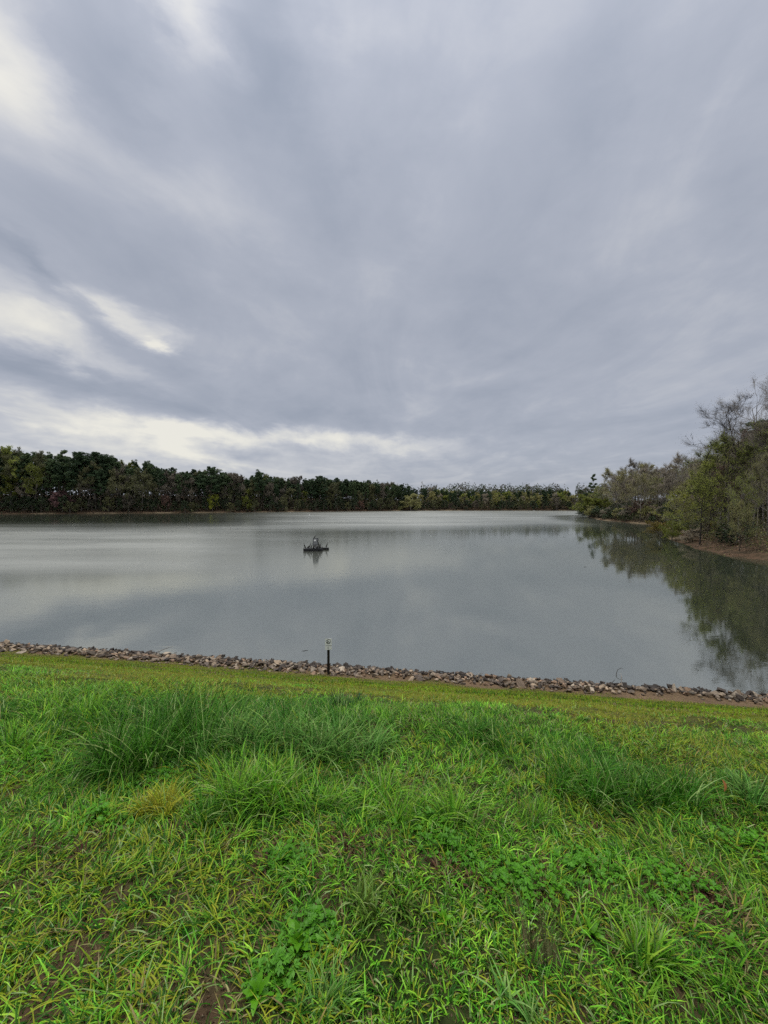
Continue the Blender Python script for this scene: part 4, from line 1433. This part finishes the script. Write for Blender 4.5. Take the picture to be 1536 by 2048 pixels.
def herb(px, py, wpx, n, label, mat='herb', name='leafy_herb', hh=.075):
    """ferny ground plant: three-lobed leaves on short stems"""
    p = pix_ground(px, py)
    rad = wpx / F * p.y * .5
    r = np.random.default_rng(int(px * 7 + py))
    V, Q, k = [], [], 0
    for i in range(n):
        a = r.uniform(0, 6.28); rr = rad * 1.0 * r.random() ** .9
        x, y = math.cos(a) * rr, math.sin(a) * rr * .8
        z = float(h_dam(p.x + x, p.y + y)) - p.z + hh * r.uniform(.3, 1.0) * (1 - .5 * rr / rad)
        s = r.uniform(.010, .019)
        h0 = r.uniform(0, 6.28)
        up = r.normal(size=2) * .35
        for lob in (-.9, -.35, .35, .9):
            c, sn = math.cos(h0 + lob), math.sin(h0 + lob)
            ln = s * (1.6 if abs(lob) < .5 else 1.2)
            tip = (x + c * ln, y + sn * ln, z + ln * (up[0] * c + up[1] * sn))
            m1 = (x + c * ln * .6 - sn * s * .32, y + sn * ln * .6 + c * s * .32, z + ln * .6 * (up[0] * c + up[1] * sn) + .003)
            m2 = (x + c * ln * .6 + sn * s * .32, y + sn * ln * .6 - c * s * .32, z + ln * .6 * (up[0] * c + up[1] * sn) + .003)
            V += [(x, y, z), m2, tip, m1]
            Q.append((k, k + 1, k + 2, k + 3)); k += 4
    o = link(name, np_mesh(name, np.array(V), quads=np.array(Q), mat=M[mat]))
    o.location = p
    tag(o, label, 'herb', None, 'stuff')


herb(640, 1600, 120, 110, 'ferny green herb between two foreground grass tufts')
herb(575, 1725, 110, 130, 'deep green lobed herb in the middle of the foreground')
herb(860, 1650, 180, 200, 'patch of lobed herb below the arching tuft right of centre')
herb(1040, 1770, 190, 240, 'bluish green herb patch in the right foreground')
herb(900, 1700, 140, 140, 'herb patch left of the bluish green one')
herb(1170, 1740, 160, 150, 'loose herb patch right of the bluish green one')
herb(70, 1520, 200, 180, 'herb patch at the left edge of bank')
herb(330, 1560, 160, 120, 'herb in the shade of the largest dark tuft')
herb(1500, 1700, 150, 150, 'herb patch by the right edge')
herb(620, 1870, 130, 120, 'herb around the dark broadleaf rosette')
herb(560, 1960, 150, 130, 'herb sprouting through bare soil at the bottom')
herb(1350, 1780, 200, 170, 'herb patch in lower right')
herb(200, 1640, 180, 140, 'herb patch in the left foreground')


def dead_plants():
    V, T, Q, C, off = [], [], [], [], 0
    for px, py, w in ((60, 1705, 40), (165, 1710, 20), (350, 1670, 45), (465, 1690, 50), (545, 1720, 45), (570, 1690, 30), (530, 1740, 40), (890, 1750, 70), (950, 1775, 40),
                      (1090, 1790, 40), (1180, 1810, 40), (1395, 1760, 70), (1190, 1670, 25), (1440, 1800, 60), (700, 1690, 60), (660, 1670, 40), (1100, 1740, 30), (760, 1690, 40)):
        p = pix_ground(px, py)
        n = int(w * 1.2)
        rad = w / F * p.y * .5
        a = rng.uniform(0, 6.28, n); rr = rad * np.sqrt(rng.random(n))
        x = p.x + np.cos(a) * rr; y = p.y + np.sin(a) * rr
        c = pick_col(n, [(.12, .055, .035), (.16, .085, .05), (.09, .05, .035), (.2, .13, .07)], .25)
        v, t, q, cc = blades(np.stack([x, y, h_dam(x, y)], 1), rng.uniform(.03, .075, n), rng.uniform(.006, .012, n), a, rng.uniform(.1, .9, n), rng.uniform(.2, 1.4, n), c, 2)
        V.append(v); T.append(t + off); Q.append(q + off); C.append(cc); off += len(v)
    o = link('dead_plants', np_mesh('dead_plants', np.concatenate(V), np.concatenate(T), np.concatenate(Q), M['grass'], np.concatenate(C)))
    tag(o, 'withered reddish brown weeds scattered in the grass', 'dead plants', None, 'stuff')


dead_plants()


def soil_crumbs():
    n = 60000
    x, y, u = scatter(.6, 3.0, n / 16.0)
    keep = rng.random(len(x)) < bare_map(x, y) * 1.1 + .02
    x, y = x[keep], y[keep]
    n = len(x)
    c0 = np.stack([x, y, h_dam(x, y) + .002], 1)
    r_ = (rng.random(n) ** 2 * .009 + .003)[:, None, None]
    tet = np.array([(1, 0, -.5), (-.6, .8, -.5), (-.6, -.8, -.5), (0, 0, .8)])[None] + rng.normal(size=(n, 4, 3)) * .3
    V = (c0[:, None] + tet * r_).reshape(-1, 3)
    b = (np.arange(n) * 4)[:, None]
    T = np.concatenate([b + np.array([[0, 1, 2]]), b + np.array([[0, 3, 1]]), b + np.array([[1, 3, 2]]), b + np.array([[2, 3, 0]])])
    c = pick_col(n, [(.09, .055, .03), (.06, .038, .022), (.13, .085, .05), (.17, .13, .08)], .3)
    o = link('soil_crumbs', np_mesh('soil_crumbs', V, T, None, M['grass'], np.repeat(c, 4, 0)))
    tag(o, 'crumbs of brown soil on the bare spots', 'soil crumbs', None, 'stuff')


soil_crumbs()


def fallen_leaf():
    p = pix_ground(1434, 1618)
    bm = bmesh.new()
    leaf_blade(bm, .065, .040, .1, .5)
    me = bpy.data.meshes.new('fallen_leaf'); bm.to_mesh(me); bm.free()
    m = leaf_mat('orange dry leaf', (.55, .22, .08), .1, .3)
    me.materials.append(m)
    o = link('fallen_leaf', me)
    o.location = p + Vector((0, -.05, .15)); o.rotation_euler = (.3, -1.1, 1.9)
    tag(o, 'orange-brown dry leaf caught in the grass at right', 'leaf')


fallen_leaf()


# ------------------------------------------------------------------ sign
def box(bm, cx, cy, cz, sx, sy, sz, bev=0.0, rot=None):
    r_ = bmesh.ops.create_cube(bm, size=1.0)
    vs = r_['verts']
    for v in vs:
        v.co = Vector((v.co.x * sx, v.co.y * sy, v.co.z * sz))
        if rot is not None:
            v.co = rot @ v.co
        v.co += Vector((cx, cy, cz))
    if bev:
        es = list({e for v in vs for e in v.link_edges})
        bmesh.ops.bevel(bm, geom=es, offset=bev, segments=2, affect='EDGES')


def bm_obj(name, bm, mat, parent=None, smooth=False):
    me = bpy.data.meshes.new(name)
    bm.to_mesh(me); bm.free()
    me.materials.append(mat)
    if smooth:
        for p in me.polygons: p.use_smooth = True
    return link(name, me, parent)


M['post'] = noisy_mat('dark stained post', [(.3, (.010, .008, .007)), (.7, (.03, .024, .02))], 6, .7, .3, mscale=(1, 1, .2))
M['sign_white'] = noisy_mat('white sign sheet', [(.3, (.90, .92, .95)), (.7, (.94, .95, .97))], 5, .35, spec=.4)
M['ink'] = noisy_mat('black print', [(.3, (.02, .022, .022)), (.7, (.035, .035, .035))], 9, .5)
M['steel'] = noisy_mat('galvanised bolt', [(.3, (.3, .3, .3)), (.7, (.5, .5, .5))], 9, .4)


def build_sign():
    p = pix_ground(657, 1350)
    root = tag(empty('warning_sign', p), 'small white no-swimming sign on a dark square post above the stones', 'sign')
    root.rotation_euler = (0, 0, math.atan2(-p.x, p.y) * .9)
    s = p.y / F
    post_w = 5.0 * s
    htop = 70.5 * s / math.cos(0.4) * .98
    pw, ph = 13.4 * s, 22.3 * s * 1.03
    zc = htop - ph / 2
    bm = bmesh.new(); box(bm, 0, 0, (htop - .02) / 2 - .2, post_w, post_w, htop + .36, .006); bm_obj('post', bm, M['post'], root)
    yf = -post_w / 2 - .006
    bm = bmesh.new(); box(bm, 0, yf, zc, pw, .006, ph, .002); panel = bm_obj('panel', bm, M['sign_white'], root)
    yp = yf - .0045
    # prohibition ring
    bm = bmesh.new()
    ro, ri, cz = pw * .35, pw * .295, zc + ph * .235
    k = 40
    ring = []
    for i in range(k):
        a = i * 2 * math.pi / k
        ring.append((bm.verts.new((ro * math.cos(a), yp, cz + ro * math.sin(a))), bm.verts.new((ri * math.cos(a), yp, cz + ri * math.sin(a)))))
    for i in range(k):
        a, b = ring[i], ring[(i + 1) % k]
        bm.faces.new((a[0], b[0], b[1], a[1]))
    bm_obj('prohibition_ring', bm, M['ink'], panel)
    bm = bmesh.new(); box(bm, 0, yp - .001, cz, pw * .61, .001, pw * .075, 0, Matrix.Rotation(R(45), 3, 'Y')); bm_obj('prohibition_bar', bm, M['ink'], panel)
    bm = bmesh.new()
    vs = [bm.verts.new((-pw * .15 + pw * .085 * math.cos(a), yp - .002, cz - pw * .10 + pw * .085 * math.sin(a))) for a in np.arange(20) * math.pi / 10]
    bm.faces.new(vs)
    w1 = [bm.verts.new((-pw * .26 + pw * .5 * i / 12, yp - .002, cz - pw * .2 + pw * .022 * math.sin(i * 1.5))) for i in range(13)]
    w2 = [bm.verts.new((v.co.x, v.co.y, v.co.z - pw * .05)) for v in w1]
    for i in range(12):
        bm.faces.new((w1[i], w1[i + 1], w2[i + 1], w2[i]))
    bm_obj('swimmer_symbol', bm, M['ink'], panel)

    def words(txt, size, z, name):
        cu = bpy.data.curves.new(name, 'FONT')
        cu.body = txt; cu.size = size; cu.align_x = 'CENTER'; cu.align_y = 'CENTER'; cu.extrude = .0004; cu.offset = size * .012
        tmp = bpy.data.objects.new(name + '_curve', cu)
        COL.objects.link(tmp)
        dg = bpy.context.evaluated_depsgraph_get()
        me = bpy.data.meshes.new_from_object(tmp.evaluated_get(dg))
        bpy.data.objects.remove(tmp)
        me.materials.clear(); me.materials.append(M['ink'])
        o = link(name, me, panel)
        o.location = (0, yp - .001, z); o.rotation_euler = (math.pi / 2, 0, 0)
        return o
    words('No Swimming', pw * .15, zc - ph * .11, 'lettering')
    # two short lines of small print, too small to read in the photograph
    for z, ws in ((-.25, (.055, .07, .05, .06)), (-.37, (.06, .05, .07, .04))):
        bm = bmesh.new()
        x = -pw * .14
        for w in ws:
            box(bm, x + pw * w / 2, yp, zc + ph * z, pw * w * .8, .001, ph * .035)
            x += pw * w
        bm_obj('small_print', bm, M['ink'], panel)
    for z in (.46, -.46):
        bm = bmesh.new()
        bmesh.ops.create_cone(bm, cap_ends=True, segments=10, radius1=.008, radius2=.007, depth=.006, matrix=Matrix.Translation((0, yp - .003, zc + ph * z)) @ Matrix.Rotation(R(90), 4, 'X'))
        bm_obj('bolt', bm, M['steel'], root)


build_sign()


# ------------------------------------------------------------------ raft and birds
M['float'] = noisy_mat('black plastic float', [(.3, (.006, .006, .007)), (.7, (.016, .016, .017))], 4, .5)
M['frame'] = noisy_mat('weathered steel', [(.3, (.02, .021, .022)), (.7, (.05, .052, .054))], 4, .5)
M['panel'] = noisy_mat('grey solar panel', [(.3, (.13, .135, .135)), (.7, (.19, .195, .195))], 3, .35, spec=.5)
M['white'] = noisy_mat('white enamel', [(.3, (.6, .6, .58)), (.7, (.75, .75, .73))], 4, .5)
M['feather'] = noisy_mat('black feathers', [(.3, (.008, .007, .006)), (.7, (.02, .018, .015))], 14, .6)

RY = 65.0
RX = at_dist(626, RY)
PXM = RY / F           # metres per frame pixel out there


def build_raft():
    root = tag(empty('solar_raft', (RX, RY, 0)), 'black floating raft carrying a grey solar panel tower far out on the lake', 'raft')
    # deck of float modules
    for i in range(6):
        bm = bmesh.new(); box(bm, -1.26 + i * .504, 0, .13, .495, 1.15, .46, .05); bm_obj('float_block', bm, M['float'], root)
    for y in (-.55, .55):
        bm = bmesh.new(); box(bm, 0, y, .375, 3.06, .07, .05, .01); bm_obj('deck_rail', bm, M['frame'], root)
    # second pontoon lying behind to the right, joined by a strut
    for i in range(3):
        bm = bmesh.new(); box(bm, 1.22 + i * .44, 1.75, .12, .43, .5, .44, .05); bm_obj('float_block', bm, M['float'], root)
    bm = bmesh.new(); box(bm, 1.2, 1.1, .36, .1, 1.5, .06, .01); bm_obj('strut', bm, M['frame'], root)
    # tower
    cx = .40
    for sx in (-1, 1):
        for sy in (-1, 1):
            t = Tubes()
            t.tube([(cx + sx * .40, sy * .34, .33), (cx + sx * .365, sy * .16 + .05, 2.06)], [.042, .038], 6)
            o = link('leg', t.mesh('leg', M['frame']), root)
    bm = bmesh.new(); box(bm, cx, -.16, 1.56, .74, .035, 1.0, .008, Matrix.Rotation(R(-8), 3, 'X')); pan = bm_obj('solar_panel', bm, M['panel'], root)
    bm = bmesh.new()
    for sgn in (-1, 1):
        box(bm, cx + sgn * .375, -.17, 1.56, .03, .05, 1.04, .004, Matrix.Rotation(R(-8), 3, 'X'))
    box(bm, cx, -.10, 2.07, .78, .05, .03, .004); box(bm, cx, -.245, 1.05, .78, .05, .03, .004)
    bm_obj('panel_frame', bm, M['frame'], pan)
    bm = bmesh.new()
    bmesh.ops.create_cone(bm, cap_ends=True, segments=24, radius1=.15, radius2=.15, depth=.03, matrix=Matrix.Translation((cx - .07, -.19, 1.72)) @ Matrix.Rotation(R(82), 4, 'X'))
    bm_obj('white_disc', bm, M['white'], pan)
    bm = bmesh.new(); box(bm, cx - .02, .1, .66, .42, .3, .55, .02); bm_obj('equipment_box', bm, M['white'], root)
    bm = bmesh.new(); box(bm, cx, 0, .98, .80, .44, .03, .005); bm_obj('shelf', bm, M['frame'], root)
    for x in (-1.48, 1.46):
        t = Tubes(); t.tube([(x, -.5, .3), (x, -.5, .62)], [.03, .03], 6)
        link('mooring_post', t.mesh('mooring_post', M['float']), root)
    return root


build_raft()


def bird_mesh(style):
    """a standing cormorant, one skin from tail to bill, facing +x"""
    if style == 'up':
        sp = [(-.20, .02, .010, .03), (-.15, .07, .03, .04), (-.09, .16, .07, .075), (-.03, .27, .095, .10), (.03, .38, .085, .09), (.06, .46, .05, .055), (.065, .53, .03, .032),
              (.05, .60, .026, .028), (.055, .66, .028, .03), (.09, .69, .036, .036), (.13, .695, .026, .026), (.18, .69, .010, .010), (.235, .68, .004, .004)]
    elif style == 'hunch':
        sp = [(-.22, .06, .010, .03), (-.16, .10, .03, .04), (-.09, .17, .08, .085), (0, .25, .10, .105), (.07, .33, .085, .09), (.09, .40, .05, .055), (.07, .45, .036, .036),
              (.08, .49, .034, .034), (.12, .51, .036, .036), (.16, .505, .022, .022), (.21, .49, .008, .008), (.25, .475, .004, .004)]
    else:   # stretched, leaning
        sp = [(-.26, -.02, .010, .03), (-.19, .05, .03, .035), (-.10, .15, .055, .06), (0, .27, .07, .075), (.08, .38, .06, .065), (.13, .47, .036, .04), (.17, .55, .026, .028),
              (.20, .62, .024, .026), (.23, .68, .030, .03), (.27, .72, .024, .024), (.32, .75, .008, .008), (.36, .765, .004, .004)]
    sp = np.array(sp)
    t = Tubes()
    t.tube(np.stack([sp[:, 0], 0 * sp[:, 0], sp[:, 1] + .06], 1), sp[:, 3], 10)
    v = np.concatenate(t.v); q = np.concatenate(t.q)
    tt = Tubes()
    for s in (-1, 1):
        tt.tube([(-.03, s * .04, .24), (-.02, s * .045, .10), (-.02, s * .05, .01)], [.03, .016, .012], 6)
        tt.tube([(-.03, s * .05, .008), (.03, s * .055, .008), (.08, s * .06, .004)], [.012, .022, .008], 6)
    v2 = np.concatenate(tt.v); q2 = np.concatenate(tt.q) + len(v)
    return np_mesh('cormorant', np.concatenate([v, v2]), quads=np.concatenate([q, q2]), mat=M['feather'], smooth=True)


BM = {k: bird_mesh(k) for k in ('up', 'hunch', 'lean')}
DZ = .36
for px, dy, z, st, rz, sc, lab in (
        (609, -.2, DZ, 'up', 2.8, 1.0, 'black cormorant standing alone at the left end of the raft'),
        (615.5, .1, DZ, 'hunch', .4, .72, 'small hunched cormorant second from the left on the raft'),
        (619.2, -.1, DZ, 'up', .2, 1.1, 'tall black cormorant left of the raft tower'),
        (622.8, .2, DZ, 'up', .6, .95, 'cormorant between the tall one and the raft tower'),
        (627.2, -.38, DZ, 'hunch', 1.0, .95, 'hunched cormorant at the left foot of the tower'),
        (631.6, -.40, DZ, 'up', 2.6, .72, 'short cormorant in front of the tower'),
        (635.2, -.38, DZ, 'hunch', .3, 1.05, 'hunched cormorant at the right foot of the tower'),
        (638.6, -.1, DZ, 'up', 2.9, 1.2, 'tallest cormorant just right of the tower'),
        (640.4, .25, DZ, 'up', .2, 1.05, 'cormorant half hidden behind the tallest one'),
        (643.6, .35, DZ, 'hunch', 1.4, .6, 'small cormorant at the joint of raft and side pontoon'),
        (653.3, 1.75, DZ - .02, 'up', .5, .95, 'lone cormorant at the end of the side pontoon'),
        (629.6, -.08, 2.05, 'lean', .1, .72, 'slim bird stretching upward on top of the tower')):
    o = link('cormorant', BM[st])
    o.location = (at_dist(px, RY + dy), RY + dy, z)
    o.rotation_euler = (0, 0, rz)
    o.scale = (sc * 1.25, sc * 1.35, sc * 1.12)
    tag(o, lab, 'bird', 'birds on the raft')


# ------------------------------------------------------------------ small things on the water
def small_things():
    t = Tubes()
    # buoys
    for px, y, lab in ((619, 250, 'tiny white buoy on the water beyond the raft'), (1068, 385, 'tiny white buoy before the distant middle shore')):
        bm = bmesh.new()
        bmesh.ops.create_uvsphere(bm, u_segments=14, v_segments=8, radius=.38, matrix=Matrix.Translation((0, 0, .1)))
        bmesh.ops.create_cone(bm, cap_ends=True, segments=12, radius1=.16, radius2=.08, depth=.5, matrix=Matrix.Translation((0, 0, .62)))
        o = bm_obj('buoy', bm, M['white'], None, True)
        o.location = (at_dist(px, y), y, 0)
        tag(o, lab, 'buoy')

    def stick(name, px, py, pts, rad, label, mat):
        d = ray(px, py)
        k = EYE / -d.z
        tb = Tubes(); tb.tube(pts, rad, 6)
        o = link(name, tb.mesh(name, M[mat]))
        o.location = (d.x * k, d.y * k, 0)
        tag(o, label, 'twig')
    stick('twig', 1238, 1350, [(-.25, -.2, -.05), (-.12, 0, .08), (.0, .1, .20), (.16, .12, .27), (.26, .1, .25)], [.014, .013, .011, .009, .004], 'curved twig poking out of the water near the right stones', 'bark_dark')
    stick('twig', 1226, 1366, [(-.1, 0, -.05), (.02, .02, .06), (.12, .05, .13)], [.012, .011, .006], 'short twig by the waterline left of the curved one', 'bark_dark')
    stick('twig', 608, 1302, [(-.2, -.03, -.01), (0, 0, .012), (.13, .08, .012), (.22, .07, .0)], [.006, .009, .008, .004], 'floating stick on the water left of the sign', 'bark_dark')
    stick('twig', 1170, 1134, [(-.25, -.03, -.01), (0, 0, .02), (.22, .07, .01)], [.012, .02, .008], 'small stick adrift on the calm water at right', 'bark_dark')
    for px, py, lab, rz in ((322, 1302, 'thin branch jutting from the left stones', .3), (1245, 1382, 'pale stick lying on the right stones', 1.0)):
        u_ = 17.7
        d = ray(px, py)
        k = (u_) / (d.x * NX + d.y * NY)
        x, y = d.x * k, d.y * k
        tb = Tubes(); tb.tube([(-.3, 0, .05), (0, .05, .14), (.3, .05, .24), (.5, .1, .27)], [.018, .016, .012, .005], 6)
        o = link('driftwood_stick', tb.mesh('driftwood_stick', M['bark_grey']))
        o.location = (x, y, float(h_dam(x, y)) + .2); o.rotation_euler = (0, 0, rz)
        tag(o, lab, 'stick')


small_things()
